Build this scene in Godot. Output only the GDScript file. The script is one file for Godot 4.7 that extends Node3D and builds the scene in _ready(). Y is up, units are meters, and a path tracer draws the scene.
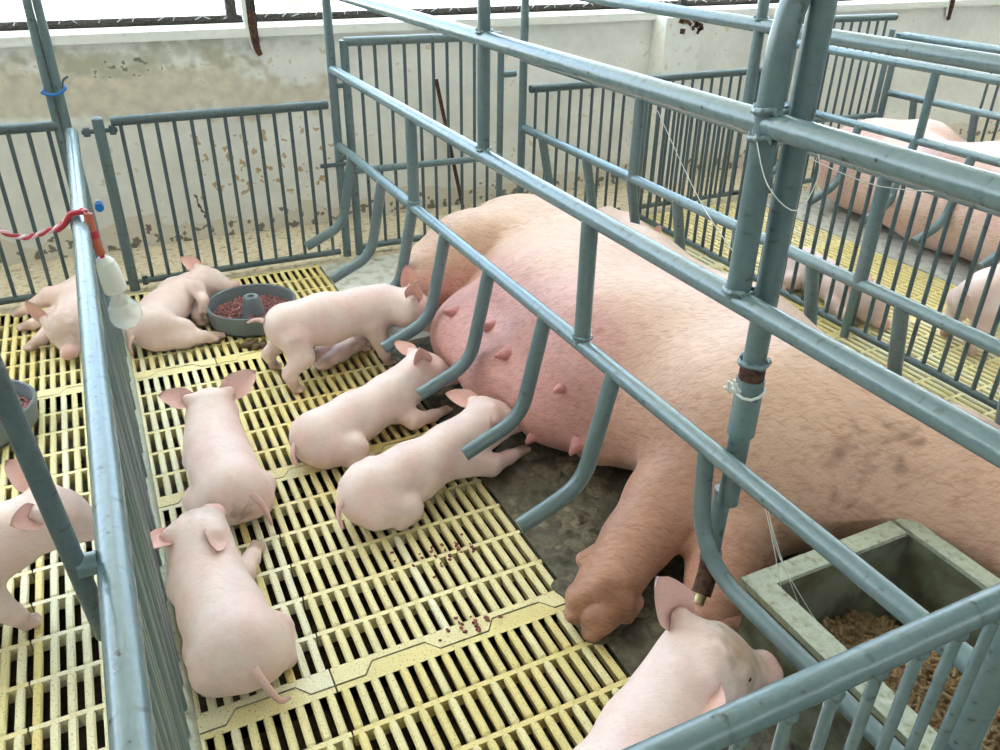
extends Node3D

# ------------------------------------------------------------------ helpers
var mats := {}
var cache := {}
var taken := {}
var rng := RandomNumberGenerator.new()
var noise := FastNoiseLite.new()

class Buf:
	var v := PackedVector3Array()
	var n := PackedVector3Array()
	var c := PackedColorArray()
	var i := PackedInt32Array()
	var base := Vector3.ZERO
	func add(p: Vector3, nn: Vector3, cc: Color) -> int:
		v.append(p - base); n.append(nn); c.append(cc)
		return v.size() - 1
	func quad(a: int, b: int, cc: int, d: int) -> void:
		i.append_array(PackedInt32Array([a, b, cc, a, cc, d]))
	func mesh(m: Material) -> ArrayMesh:
		var arr := []
		arr.resize(Mesh.ARRAY_MAX)
		arr[Mesh.ARRAY_VERTEX] = v
		arr[Mesh.ARRAY_NORMAL] = n
		arr[Mesh.ARRAY_COLOR] = c
		arr[Mesh.ARRAY_INDEX] = i
		var am := ArrayMesh.new()
		am.add_surface_from_arrays(Mesh.PRIMITIVE_TRIANGLES, arr)
		am.surface_set_material(0, m)
		return am

func numbered(called: String) -> String:
	if not taken.has(called):
		taken[called] = 0
		return called
	taken[called] += 1
	return "%s_%03d" % [called, taken[called]]

func thing(called: String, label: String, category: String, at: Vector3, group := "") -> Node3D:
	var o := Node3D.new()
	o.name = numbered(called)
	add_child(o)
	o.position = at
	o.set_meta("label", label)
	o.set_meta("category", category)
	if group != "":
		o.set_meta("group", group)
	return o

func part(parent: Node3D, called: String, mesh: Mesh, m: Material, at := Vector3.ZERO, basis_ := Basis.IDENTITY) -> MeshInstance3D:
	# "at" is a world point; things are not turned, so it only needs their position taken off
	var o := MeshInstance3D.new()
	o.name = called
	o.mesh = mesh
	if m:
		o.material_override = m
	var off := Vector3.ZERO
	var q: Node = parent
	while q != self and q is Node3D:
		off += q.position
		q = q.get_parent()
	o.transform = Transform3D(basis_, at - off)
	parent.add_child(o, true)
	return o

func struct(called: String, mesh: Mesh, m: Material, at := Vector3.ZERO) -> MeshInstance3D:
	var o := MeshInstance3D.new()
	o.name = numbered(called)
	o.mesh = mesh
	o.material_override = m
	o.position = at
	o.set_meta("kind", "structure")
	add_child(o)
	return o

func lab(o: Node, label: String, category: String) -> void:
	o.set_meta("label", label)
	o.set_meta("category", category)

func box(sz: Vector3) -> BoxMesh:
	var b := BoxMesh.new()
	b.size = sz
	return b

func aim(d: Vector3) -> Basis:
	# a basis whose y runs along d
	var y := d.normalized()
	var x := y.cross(Vector3(0, 0, 1) if absf(y.z) < 0.9 else Vector3(1, 0, 0)).normalized()
	return Basis(x, y, x.cross(y))

func cyl(r: float, h: float, sides := 14) -> Mesh:
	var key := "c%.4f_%.3f_%d" % [r, h, sides]
	if not cache.has(key):
		var c := CylinderMesh.new()
		c.top_radius = r
		c.bottom_radius = r
		c.height = h
		c.radial_segments = sides
		c.rings = 0
		cache[key] = c
	return cache[key]

func pipe(parent: Node3D, called: String, a: Vector3, b: Vector3, r: float, m: Material, sides := 14) -> MeshInstance3D:
	return part(parent, called, cyl(r, a.distance_to(b), sides), m, (a + b) * 0.5, aim(b - a))

func curve(pts: Array, steps := 5) -> PackedVector3Array:
	# Catmull-Rom through the points
	var out := PackedVector3Array()
	for k in pts.size() - 1:
		var p0: Vector3 = pts[maxi(k - 1, 0)]
		var p1: Vector3 = pts[k]
		var p2: Vector3 = pts[k + 1]
		var p3: Vector3 = pts[mini(k + 2, pts.size() - 1)]
		for s in steps:
			out.append(p1.cubic_interpolate(p2, p0, p3, float(s) / steps))
	out.append(pts[-1])
	return out

func bend(pts: Array, r: float, n := 5) -> PackedVector3Array:
	# a polyline whose inner corners are rounded off
	var out := PackedVector3Array([pts[0]])
	for k in range(1, pts.size() - 1):
		var p: Vector3 = pts[k]
		var a: Vector3 = p + (pts[k - 1] - p).normalized() * r
		var b: Vector3 = p + (pts[k + 1] - p).normalized() * r
		for s in n + 1:
			var t := float(s) / n
			out.append(a.lerp(p, t).lerp(p.lerp(b, t), t))
	out.append(pts[-1])
	return out

func tube_into(bf: Buf, pts: PackedVector3Array, r0: float, r1: float, sides: int, col: Color, col2: Color, open_end := 0.0) -> void:
	var n := pts.size()
	var side := Vector3.ZERO
	var first := bf.v.size()
	for k in n:
		var d := (pts[mini(k + 1, n - 1)] - pts[maxi(k - 1, 0)]).normalized()
		if k == 0:
			side = d.cross(Vector3(0.31, 0.9, 0.2)).normalized()
		side = (side - d * side.dot(d)).normalized()
		var up := d.cross(side)
		var t := float(k) / (n - 1)
		var r := lerpf(r0, r1, t)
		for s in sides:
			var a := TAU * s / sides
			var nn := side * cos(a) + up * sin(a)
			bf.add(pts[k] + nn * r, nn, col.lerp(col2, t))
	for k in n - 1:
		for s in sides:
			var a := first + k * sides + s
			var b := first + k * sides + (s + 1) % sides
			bf.quad(a, a + sides, b + sides, b)
	for e in 2:
		var kk: int = 0 if e == 0 else n - 1
		var d2 := (pts[0] - pts[1]).normalized() if e == 0 else (pts[n - 1] - pts[n - 2]).normalized()
		var ce := bf.add(pts[kk] + d2 * (0.0 if open_end == 0.0 else open_end * 0.2), d2, col if e == 0 else col2)
		var ring := PackedInt32Array()
		for s in sides:
			ring.append(bf.add(bf.v[first + kk * sides + s] + bf.base, d2, col if e == 0 else col2))
		for s in sides:
			if e == 0:
				bf.i.append_array(PackedInt32Array([ce, ring[s], ring[(s + 1) % sides]]))
			else:
				bf.i.append_array(PackedInt32Array([ce, ring[(s + 1) % sides], ring[s]]))

func tube(parent: Node3D, called: String, pts: PackedVector3Array, r: float, m: Material, sides := 12, r1 := -1.0) -> MeshInstance3D:
	var bf := Buf.new()
	bf.base = pts[0]
	tube_into(bf, pts, r, r if r1 < 0.0 else r1, sides, Color.WHITE, Color.WHITE)
	return part(parent, called, bf.mesh(m), null, pts[0])

func lathe(profile: Array, sides := 28) -> ArrayMesh:
	# profile of Vector2(radius, y), outer side to the right going up
	var st := SurfaceTool.new()
	st.begin(Mesh.PRIMITIVE_TRIANGLES)
	for k in profile.size() - 1:
		var a: Vector2 = profile[k]
		var b: Vector2 = profile[k + 1]
		var t := b - a
		var nr := Vector2(t.y, -t.x).normalized()
		for s in sides:
			var q := []
			for w in [[a, s], [b, s], [b, s + 1], [a, s + 1]]:
				var an: float = TAU * w[1] / sides
				q.append([Vector3(cos(an) * w[0].x, w[0].y, sin(an) * w[0].x), Vector3(cos(an) * nr.x, nr.y, sin(an) * nr.x)])
			for j in [0, 2, 1, 0, 3, 2]:
				st.set_normal(q[j][1])
				st.add_vertex(q[j][0])
	return st.commit()

func extrude(poly: PackedVector2Array, y0: float, y1: float) -> ArrayMesh:
	# a flat polygon in x and z, given a thickness
	var st := SurfaceTool.new()
	st.begin(Mesh.PRIMITIVE_TRIANGLES)
	var tri := Geometry2D.triangulate_polygon(poly)
	for k in range(0, tri.size(), 3):
		for j in 3:
			st.set_normal(Vector3.UP)
			st.add_vertex(Vector3(poly[tri[k + j]].x, y1, poly[tri[k + j]].y))
		for j in [0, 2, 1]:
			st.set_normal(Vector3.DOWN)
			st.add_vertex(Vector3(poly[tri[k + j]].x, y0, poly[tri[k + j]].y))
	var cw := Geometry2D.is_polygon_clockwise(poly)
	for k in poly.size():
		var a := poly[k]
		var b := poly[(k + 1) % poly.size()]
		var e := (b - a).normalized()
		var nn := Vector3(e.y, 0, -e.x) * (-1.0 if cw else 1.0)
		for w in [[a, y0], [a, y1], [b, y1], [a, y0], [b, y1], [b, y0]]:
			st.set_normal(nn)
			st.add_vertex(Vector3(w[0].x, w[1], w[0].y))
	return st.commit()

func lin(r: int, g: int, b: int) -> Color:
	return Color8(r, g, b).srgb_to_linear()

func ntex(seed_: int, freq: float, ramp: Array, size := 512, octaves := 4, type := FastNoiseLite.TYPE_SIMPLEX_SMOOTH) -> NoiseTexture2D:
	var f := FastNoiseLite.new()
	f.seed = seed_
	f.noise_type = type
	f.frequency = freq
	f.fractal_octaves = octaves
	var t := NoiseTexture2D.new()
	t.width = size
	t.height = size
	t.seamless = true
	t.noise = f
	var g := Gradient.new()
	g.offsets = PackedFloat32Array()
	g.colors = PackedColorArray()
	var offs := PackedFloat32Array()
	var cols := PackedColorArray()
	for q in ramp:
		offs.append(q[0])
		cols.append(q[1])
	g.offsets = offs
	g.colors = cols
	t.color_ramp = g
	return t

func nbump(seed_: int, freq: float, strength: float, size := 512, octaves := 4) -> NoiseTexture2D:
	var f := FastNoiseLite.new()
	f.seed = seed_
	f.frequency = freq
	f.fractal_octaves = octaves
	var t := NoiseTexture2D.new()
	t.width = size
	t.height = size
	t.seamless = true
	t.noise = f
	t.as_normal_map = true
	t.bump_strength = strength
	return t

func mat(called: String, col: Color, rough: float, tex: Texture2D = null, scale := 1.0, bump: Texture2D = null, metallic := 0.0, world := true) -> StandardMaterial3D:
	var m := StandardMaterial3D.new()
	m.resource_name = called
	m.albedo_color = col
	m.roughness = rough
	m.metallic = metallic
	if tex or bump:
		m.uv1_triplanar = true
		m.uv1_world_triplanar = world
		m.uv1_scale = Vector3.ONE * scale
	if tex:
		m.albedo_texture = tex
	if bump:
		m.normal_enabled = true
		m.normal_texture = bump
	mats[called] = m
	return m

# ------------------------------------------------------------------ soft bodies: distance field and surface nets
func net_into(bf: Buf, prims: Array, cell: float, paint: Callable) -> void:
	var lo := Vector3.ONE * 1e9
	var hi := Vector3.ONE * -1e9
	for p: PackedFloat32Array in prims:
		for e in 2:
			var c := Vector3(p[e * 4], p[e * 4 + 1], p[e * 4 + 2])
			var r := p[e * 4 + 3]
			lo = lo.min(c - Vector3.ONE * r)
			hi = hi.max(c + Vector3.ONE * r)
	lo -= Vector3.ONE * cell * 3.0
	hi += Vector3.ONE * cell * 3.0
	var nx := int((hi.x - lo.x) / cell) + 2
	var ny := int((hi.y - lo.y) / cell) + 2
	var nz := int((hi.z - lo.z) / cell) + 2
	var sy := nx
	var sz := nx * ny
	var f := PackedFloat32Array()
	f.resize(nx * ny * nz)
	f.fill(1.0)
	for p: PackedFloat32Array in prims:
		var a := Vector3(p[0], p[1], p[2])
		var b := Vector3(p[4], p[5], p[6])
		var ra := p[3]
		var dr := p[7] - ra
		var kk := p[8]
		var m := maxf(p[3], p[7]) + kk + cell * 2.5
		var i0 := ((a.min(b) - Vector3.ONE * m - lo) / cell).max(Vector3.ZERO)
		var i1 := ((a.max(b) + Vector3.ONE * m - lo) / cell)
		var x0 := int(i0.x)
		var x1 := mini(int(i1.x) + 1, nx - 1)
		var y0 := int(i0.y)
		var y1 := mini(int(i1.y) + 1, ny - 1)
		var z0 := int(i0.z)
		var z1 := mini(int(i1.z) + 1, nz - 1)
		var ba := b - a
		var inv := 1.0 / maxf(ba.length_squared(), 1e-9)
		var q4 := 0.25 / kk
		for z in range(z0, z1 + 1):
			for y in range(y0, y1 + 1):
				var at := lo + Vector3(x0, y, z) * cell - a
				var i := x0 + y * sy + z * sz
				for x in range(x0, x1 + 1):
					var t := clampf(at.dot(ba) * inv, 0.0, 1.0)
					var d := (at - ba * t).length() - ra - dr * t
					var g := f[i]
					var h := kk - absf(g - d)
					if h > 0.0:
						f[i] = minf(g, d) - h * h * q4
					elif d < g:
						f[i] = d
					at.x += cell
					i += 1
	var id := PackedInt32Array()
	id.resize(nx * ny * nz)
	id.fill(-1)
	var far := cell * 2.2
	var offs := PackedInt32Array([0, 1, sy, sy + 1, sz, sz + 1, sz + sy, sz + sy + 1])
	var edges := PackedInt32Array([0, 1, 2, 3, 4, 5, 6, 7, 0, 2, 1, 3, 4, 6, 5, 7, 0, 4, 1, 5, 2, 6, 3, 7])
	for z in nz - 1:
		for y in ny - 1:
			var i := y * sy + z * sz - 1
			for x in nx - 1:
				i += 1
				if absf(f[i]) > far:
					continue
				var v := [f[i], f[i + 1], f[i + sy], f[i + sy + 1], f[i + sz], f[i + sz + 1], f[i + sz + sy], f[i + sz + sy + 1]]
				var inside := 0
				for q: float in v:
					if q < 0.0:
						inside += 1
				if inside == 0 or inside == 8:
					continue
				var sum := Vector3.ZERO
				var cnt := 0
				for e in range(0, 24, 2):
					var c0 := edges[e]
					var c1 := edges[e + 1]
					var va: float = v[c0]
					var vb: float = v[c1]
					if (va < 0.0) != (vb < 0.0):
						var t := va / (va - vb)
						var pa := Vector3(c0 & 1, (c0 >> 1) & 1, c0 >> 2)
						var pb := Vector3(c1 & 1, (c1 >> 1) & 1, c1 >> 2)
						sum += pa.lerp(pb, t)
						cnt += 1
				var loc := sum / cnt
				var g := Vector3(
					v[1] - v[0] + v[3] - v[2] + v[5] - v[4] + v[7] - v[6],
					v[2] - v[0] + v[3] - v[1] + v[6] - v[4] + v[7] - v[5],
					v[4] - v[0] + v[5] - v[1] + v[6] - v[2] + v[7] - v[3]).normalized()
				var p := lo + (Vector3(x, y, z) + loc) * cell
				id[i] = bf.add(p, g, paint.call(p, g))
	for z in range(1, nz - 1):
		for y in range(1, ny - 1):
			var i := y * sy + z * sz
			for x in range(1, nx - 1):
				i += 1
				if id[i] < 0 and absf(f[i]) > far:
					continue
				var s := f[i] < 0.0
				if s != (f[i + 1] < 0.0):
					net_quad(bf, id[i - sy - sz], id[i - sz], id[i], id[i - sy], s)
				if s != (f[i + sy] < 0.0):
					net_quad(bf, id[i - 1 - sz], id[i - 1], id[i], id[i - sz], s)
				if s != (f[i + sz] < 0.0):
					net_quad(bf, id[i - 1 - sy], id[i - sy], id[i], id[i - 1], s)

func net_quad(bf: Buf, a: int, b: int, c: int, d: int, out: bool) -> void:
	if a < 0 or b < 0 or c < 0 or d < 0:
		return
	if out:
		bf.quad(a, d, c, b)
	else:
		bf.quad(a, b, c, d)

func cap(a: Vector3, ra: float, b: Vector3, rb: float, k := 0.02) -> PackedFloat32Array:
	return PackedFloat32Array([a.x, a.y, a.z, ra, b.x, b.y, b.z, rb, k])

func chain(list: Array, k: float) -> Array:
	# [x, y, z, r] joints
	var out := []
	for i in list.size() - 1:
		var p: Array = list[i]
		var q: Array = list[i + 1]
		out.append(cap(Vector3(p[0], p[1], p[2]), p[3], Vector3(q[0], q[1], q[2]), q[3], k))
	return out

func ear_into(bf: Buf, root: Vector3, tip: Vector3, face: Vector3, hw: float, cin: Color, cout: Color, cup := 0.012) -> void:
	var ax := tip - root
	var w := ax.cross(face).normalized()
	var n := w.cross(ax).normalized()
	if n.dot(face) < 0.0:
		n = -n
	var nu := 9
	var nv := 8
	for sidef in 2:
		var first := bf.v.size()
		var sg := 1.0 if sidef == 0 else -1.0
		var pts := []
		for a in nu + 1:
			var u := float(a) / nu
			var wd := hw * lerpf(0.62, 1.0, smoothstep(0.0, 0.4, u)) * pow(maxf(0.0, 1.0 - pow(u, 1.9)), 0.62)
			for b in nv + 1:
				var vv := 2.0 * b / nv - 1.0
				var p := root + ax * u + w * wd * vv - n * cup * (1.0 - vv * vv) * (1.0 - 0.7 * u) - n * 0.012 * u * u
				var edge := (1.0 - vv * vv) * (1.0 - u * u)
				p += n * sg * (0.0006 + 0.0022 * edge)
				pts.append(p)
				var rim := clampf(absf(vv) * 0.6 + u * u * 0.5, 0.0, 1.0)
				bf.add(p, n * sg, cin.lerp(cout, rim * 0.55) if sidef == 0 else cout.lerp(cin, 0.25))
		for a in nu + 1:
			for b in nv + 1:
				var i := a * (nv + 1) + b
				var du: Vector3 = pts[mini(a + 1, nu) * (nv + 1) + b] - pts[maxi(a - 1, 0) * (nv + 1) + b]
				var dv: Vector3 = pts[a * (nv + 1) + mini(b + 1, nv)] - pts[a * (nv + 1) + maxi(b - 1, 0)]
				var q := du.cross(dv).normalized()
				if q.length_squared() > 0.5:
					bf.n[first + i] = q * (1.0 if q.dot(n) * sg > 0.0 else -1.0)
		for a in nu:
			for b in nv:
				var i := first + a * (nv + 1) + b
				if sidef == 0:
					bf.quad(i, i + nv + 1, i + nv + 2, i + 1)
				else:
					bf.quad(i, i + 1, i + nv + 2, i + nv + 1)

var skin_pale: Color
var skin_pink: Color
var skin_dirt: Color

func piglet(label: String, spine: Array, legs: Array, hp: Vector3, hd: Vector3, hu: Vector3, ears: Array, tail: Array, o := {}) -> Node3D:
	var lowest: Vector3 = Vector3(spine[1][0], 0.0, spine[1][2])
	var t := thing("piglet", label, "piglet", lowest, o.get("group", ""))
	var bf := Buf.new()
	bf.base = lowest
	var s: float = o.get("s", 1.0)
	var d := hd.normalized()
	var side := d.cross(hu).normalized()
	var u := side.cross(d).normalized()
	var prims := chain(spine, 0.03)
	# the neck runs on into the skull
	var last: Array = spine[-1]
	prims.append(cap(Vector3(last[0], last[1], last[2]), last[3], hp, 0.046 * s, 0.03))
	prims.append(cap(hp, 0.047 * s, hp + d * 0.022 * s - u * 0.002, 0.042 * s, 0.025))
	prims.append(cap(hp - u * 0.017 * s + side * 0.02 * s, 0.032 * s, hp - u * 0.02 * s + d * 0.03 * s, 0.028 * s, 0.02))
	prims.append(cap(hp - u * 0.017 * s - side * 0.02 * s, 0.032 * s, hp - u * 0.02 * s + d * 0.03 * s, 0.028 * s, 0.02))
	var tip := hp + d * 0.092 * s - u * 0.02 * s
	prims.append(cap(hp + d * 0.03 * s - u * 0.008 * s, 0.034 * s, tip - d * 0.012 * s, 0.0225 * s, 0.02))
	prims.append(cap(hp + d * 0.04 * s - u * 0.028 * s, 0.022 * s, tip - d * 0.02 * s - u * 0.014 * s, 0.014 * s, 0.012))
	prims.append(cap(tip - side * 0.006 * s, 0.0185 * s, tip + side * 0.006 * s, 0.0185 * s, 0.006))
	for e in [-1.0, 1.0]:
		prims.append(cap(hp + d * 0.03 * s + side * e * 0.026 * s + u * 0.018 * s, 0.014 * s, hp + d * 0.045 * s + side * e * 0.02 * s + u * 0.012 * s, 0.01 * s, 0.012))
	for q: Array in ears:
		# gristle at the root of each ear
		var er: Vector3 = hp - d * 0.010 * s + side * float(q[0]) * 0.034 * s + u * 0.030 * s
		var ed: Vector3 = (d * q[1] + u * q[2] + side * float(q[0]) * q[3]).normalized()
		prims.append(cap(er - ed * 0.012 * s, 0.019 * s, er + ed * 0.012 * s, 0.0125 * s, 0.014))
	var feet := []
	for leg: Array in legs:
		prims.append_array(chain(leg, 0.014))
		var f: Array = leg[-1]
		var g: Array = leg[-2]
		var fp := Vector3(f[0], f[1], f[2])
		feet.append(fp)
		# two toes
		var along := fp - Vector3(g[0], g[1], g[2])
		var fwd: Vector3 = d * 0.6 + along.normalized()
		fwd = (fwd - Vector3.UP * fwd.y).normalized() if fp.y < 0.03 else along.normalized()
		var ls := fwd.cross(Vector3.UP).normalized()
		for e in [-1.0, 1.0]:
			prims.append(cap(fp + ls * e * 0.006, f[3] * 0.7, fp + fwd * 0.016 + ls * e * 0.007, f[3] * 0.55, 0.004))
	var dirt: Array = o.get("dirt", [])
	var paint := func(p: Vector3, nrm: Vector3) -> Color:
		var nz := noise.get_noise_3dv(p * 220.0)
		var n2 := noise.get_noise_3dv(p * 900.0)
		var c := skin_pale.lerp(skin_pink, clampf(0.25 + nz * 0.45, 0.0, 1.0))
		var dt := p.distance_to(tip)
		c = c.lerp(skin_pink.lerp(Color(0.78, 0.36, 0.33), 0.5), smoothstep(0.034 * s, 0.012 * s, dt))
		var face := p - (hp + d * 0.045 * s + u * 0.02 * s)
		c = c.lerp(Color(0.40, 0.28, 0.18), smoothstep(0.068 * s, 0.022 * s, face.length() + n2 * 0.02) * float(o.get("brown", 0.25)))
		for f: Vector3 in feet:
			c = c.lerp(Color(0.42, 0.25, 0.17), smoothstep(0.035, 0.008, p.distance_to(f) + nz * 0.01) * 0.75)
		for q: Array in dirt:
			c = c.lerp(q[2], smoothstep(q[1], q[1] * 0.3, p.distance_to(q[0]) + n2 * q[1] * 0.6) * q[3])
		return c * (1.0 + n2 * 0.05)
	net_into(bf, prims, o.get("cell", 0.006), paint)
	var cin: Color = o.get("ear_in", Color(0.86, 0.50, 0.43))  # pink inner ear, tinted stronger to imitate light glowing through it
	var cout := skin_pale.lerp(skin_pink, 0.75)
	for e in ears.size():
		var q: Array = ears[e]
		# [side sign, along d, along u, outward, length, facing d, facing u, facing out]
		var sg: float = q[0]
		var root := hp - d * 0.010 * s + side * sg * 0.034 * s + u * 0.030 * s
		if q.size() > 8:
			root += side * sg * q[8] - d * q[8]
		var dirv: Vector3 = (d * q[1] + u * q[2] + side * sg * q[3]).normalized()
		var fc: Vector3 = (d * q[5] + u * q[6] + side * sg * q[7]).normalized()
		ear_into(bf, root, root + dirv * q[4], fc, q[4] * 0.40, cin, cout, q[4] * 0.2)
	if tail.size() > 1:
		tube_into(bf, curve(tail, 4), 0.0075, 0.0032, 8, skin_pale.lerp(skin_pink, 0.6), skin_pink)
	part(t, "body", bf.mesh(mats.skin), null, lowest)
	for e in [-1.0, 1.0]:
		var sp := SphereMesh.new()
		sp.radius = 0.0062 * s
		sp.height = 0.0124 * s
		sp.radial_segments = 12
		sp.rings = 6
		part(t, "eye", sp, mats.eye, hp + d * 0.04 * s + side * e * 0.0335 * s + u * 0.012 * s)
	return t

# ------------------------------------------------------------------ fences and floor
func barred(t: Node3D, a: Vector3, b: Vector3, y0: float, y1: float, pitch: float, rr: float, br: float, m: Material) -> void:
	# a welded panel: top rail, bottom rail and upright bars between a and b (points on the floor line)
	pipe(t, "top_rail", a + Vector3.UP * y1, b + Vector3.UP * y1, rr, m)
	pipe(t, "bottom_rail", a + Vector3.UP * y0, b + Vector3.UP * y0, rr * 0.75, m, 10)
	var n := int(round(a.distance_to(b) / pitch))
	for k in n:
		var p := a.lerp(b, (k + 0.5) / n) + Vector3(0, 0, 0)
		pipe(t, "bar", p + Vector3.UP * y0, p + Vector3.UP * y1, br, m, 8)

var slat_mesh: ArrayMesh
var band_far: ArrayMesh
var band_near: ArrayMesh
const PW := 0.45
const PL := 0.602
const RIBS := [0.109, 0.205, 0.301, 0.397, 0.493]

func make_slat() -> ArrayMesh:
	var zs := [0.016]
	zs.append_array(RIBS)
	zs.append(PL - 0.016)
	var st := []
	for k in zs.size() - 1:
		var a: float = zs[k]
		var b: float = zs[k + 1]
		st.append([a + 0.001, 0.0042, -0.004])
		st.append([a + 0.009, 0.0071, 0.0])
		st.append([b - 0.009, 0.0071, 0.0])
		st.append([b - 0.001, 0.0042, -0.004])
	var s := SurfaceTool.new()
	s.begin(Mesh.PRIMITIVE_TRIANGLES)
	s.set_smooth_group(-1)
	var ring := func(q: Array) -> Array:
		var w: float = q[1]
		var y: float = q[2]
		return [Vector3(-w * 0.4, -0.026, q[0]), Vector3(-w, y - 0.0035, q[0]), Vector3(-w * 0.6, y, q[0]), Vector3(w * 0.6, y, q[0]), Vector3(w, y - 0.0035, q[0]), Vector3(w * 0.4, -0.026, q[0])]
	for k in st.size() - 1:
		var a: Array = ring.call(st[k])
		var b: Array = ring.call(st[k + 1])
		for j in 5:
			for v in [a[j], b[j + 1], b[j], a[j], a[j + 1], b[j + 1]]:
				s.add_vertex(v)
	s.generate_normals()
	return s.commit()

func zig(x: float) -> float:
	# offset of the interlocking seam along a panel end
	var pts := [[0.0, 0.012], [0.052, 0.012], [0.07, -0.012], [0.165, -0.012], [0.185, 0.012], [0.277, 0.012], [0.295, -0.012], [0.39, -0.012], [0.41, 0.012], [0.45, 0.012]]
	for k in pts.size() - 1:
		if x <= pts[k + 1][0]:
			return lerpf(pts[k][1], pts[k + 1][1], (x - pts[k][0]) / (pts[k + 1][0] - pts[k][0]))
	return 0.012

func make_bands() -> void:
	var xs := [0.0015, 0.052, 0.07, 0.165, 0.185, 0.277, 0.295, 0.39, 0.41, 0.4485]
	var far := PackedVector2Array()
	var near := PackedVector2Array()
	for x: float in xs:
		far.append(Vector2(x, zig(x) + 0.0018))
		near.append(Vector2(x, zig(x) + PL - 0.0018))
	far.append(Vector2(PW - 0.0015, 0.026))
	far.append(Vector2(0.0015, 0.026))
	near.append(Vector2(PW - 0.0015, PL - 0.026))
	near.append(Vector2(0.0015, PL - 0.026))
	band_far = extrude(far, -0.03, -0.0008)
	band_near = extrude(near, -0.03, -0.0008)

func floor_panel(x0: float, z0: float, n: int, label: String, group: String) -> void:
	var t := thing("slatted_floor_panel", label, "floor panel", Vector3(x0, 0, z0), group)
	var w := n * 0.025
	var tone := rng.randi() % 3
	for k in n:
		part(t, "slat", slat_mesh, mats["slat%d" % ((tone + (1 if rng.randf() < 0.25 else 0)) % 3)], Vector3(x0 + 0.0125 + 0.025 * k, 0, z0))
	for r: float in RIBS:
		part(t, "rib", box(Vector3(w - 0.003, 0.026, 0.0095)), mats["slat%d" % tone], Vector3(x0 + w * 0.5, -0.0155, z0 + r))
	if n == 18:
		part(t, "end_band", band_far, mats["slat%d" % tone], Vector3(x0, 0, z0))
		part(t, "end_band", band_near, mats["slat%d" % tone], Vector3(x0, 0, z0))
	else:
		part(t, "end_band", box(Vector3(w - 0.003, 0.029, 0.024)), mats["slat%d" % tone], Vector3(x0 + w * 0.5, -0.0153, z0 + 0.0135))
		part(t, "end_band", box(Vector3(w - 0.003, 0.029, 0.024)), mats["slat%d" % tone], Vector3(x0 + w * 0.5, -0.0153, z0 + PL - 0.0135))

# ------------------------------------------------------------------ scene
func _ready() -> void:
	rng.seed = 7
	noise.seed = 11
	noise.frequency = 0.05
	noise.fractal_octaves = 3
	# camera
	var cam := Camera3D.new()
	cam.name = "camera"
	cam.fov = 49.575
	cam.near = 0.02
	cam.transform = Transform3D(Basis(Vector3(0.9010264, 0.01317931, 0.43356399), Vector3(0.20324866, 0.87019108, -0.44884014), Vector3(-0.38319892, 0.49253811, 0.78138646)).orthonormalized(), Vector3(0, 1.1, 0))
	add_child(cam)
	cam.current = true
	# sky and exposure
	var we := WorldEnvironment.new()
	we.name = "world_environment"
	var env := Environment.new()
	env.background_mode = Environment.BG_SKY
	var sky := Sky.new()
	var sm := ProceduralSkyMaterial.new()
	sm.sky_top_color = Color(0.72, 0.86, 1.0)
	sm.sky_horizon_color = Color(0.94, 0.98, 1.0)
	sm.ground_bottom_color = Color(0.75, 0.74, 0.7)
	sm.ground_horizon_color = Color(0.95, 0.95, 0.93)
	sm.sun_angle_max = 2.0
	sm.sky_energy_multiplier = 1.0
	sky.sky_material = sm
	env.sky = sky
	env.tonemap_mode = Environment.TONE_MAPPER_LINEAR
	env.tonemap_exposure = 6.0
	env.sdfgi_enabled = true
	env.ssao_enabled = true
	env.ssil_enabled = true
	we.environment = env
	add_child(we)
	# sun, high over the yard behind the low wall; the eaves keep it out of the pens
	var sun := DirectionalLight3D.new()
	sun.name = "sun"
	sun.light_energy = 2.2
	sun.light_color = Color(1.0, 0.985, 0.965)
	sun.light_angular_distance = 0.6
	sun.shadow_enabled = true
	sun.rotation_degrees = Vector3(-74, 160, 0)
	add_child(sun)
	materials()
	shell()
	floors()
	fences()
	crates()
	sows()
	piglets()
	fittings()
	small_things()

func hair_picture(seed_: int, strokes: int, ground: Color, dark: Color, light: Color) -> Array:
	# short bristles lying more or less one way; returns colour and relief
	var n := 512
	var r := RandomNumberGenerator.new()
	r.seed = seed_
	var im := Image.create(n, n, false, Image.FORMAT_RGB8)
	var bump := Image.create(n, n, false, Image.FORMAT_RGB8)
	im.fill(ground)
	bump.fill(Color(0.5, 0.5, 0.5))
	for k in strokes:
		var x := r.randf() * n
		var y := r.randf() * n
		var a := r.randfn(0.5, 0.28)
		var len_ := r.randi_range(8, 26)
		var c := light if r.randf() < 0.6 else dark
		var w := r.randf_range(0.15, 0.6)
		var hgt := r.randf_range(0.5, 1.0)
		for s in len_ * 2:
			var px := posmod(int(x), n)
			var py := posmod(int(y) + (s & 1), n)
			im.set_pixel(px, py, im.get_pixel(px, py).lerp(c, w))
			bump.set_pixel(px, py, Color(hgt, hgt, hgt))
			if s & 1 == 0:
				continue
			x += cos(a)
			y += sin(a)
			a += r.randf_range(-0.06, 0.06)
	bump.bump_map_to_normal_map(1.2)
	return [ImageTexture.create_from_image(im), ImageTexture.create_from_image(bump)]

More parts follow.
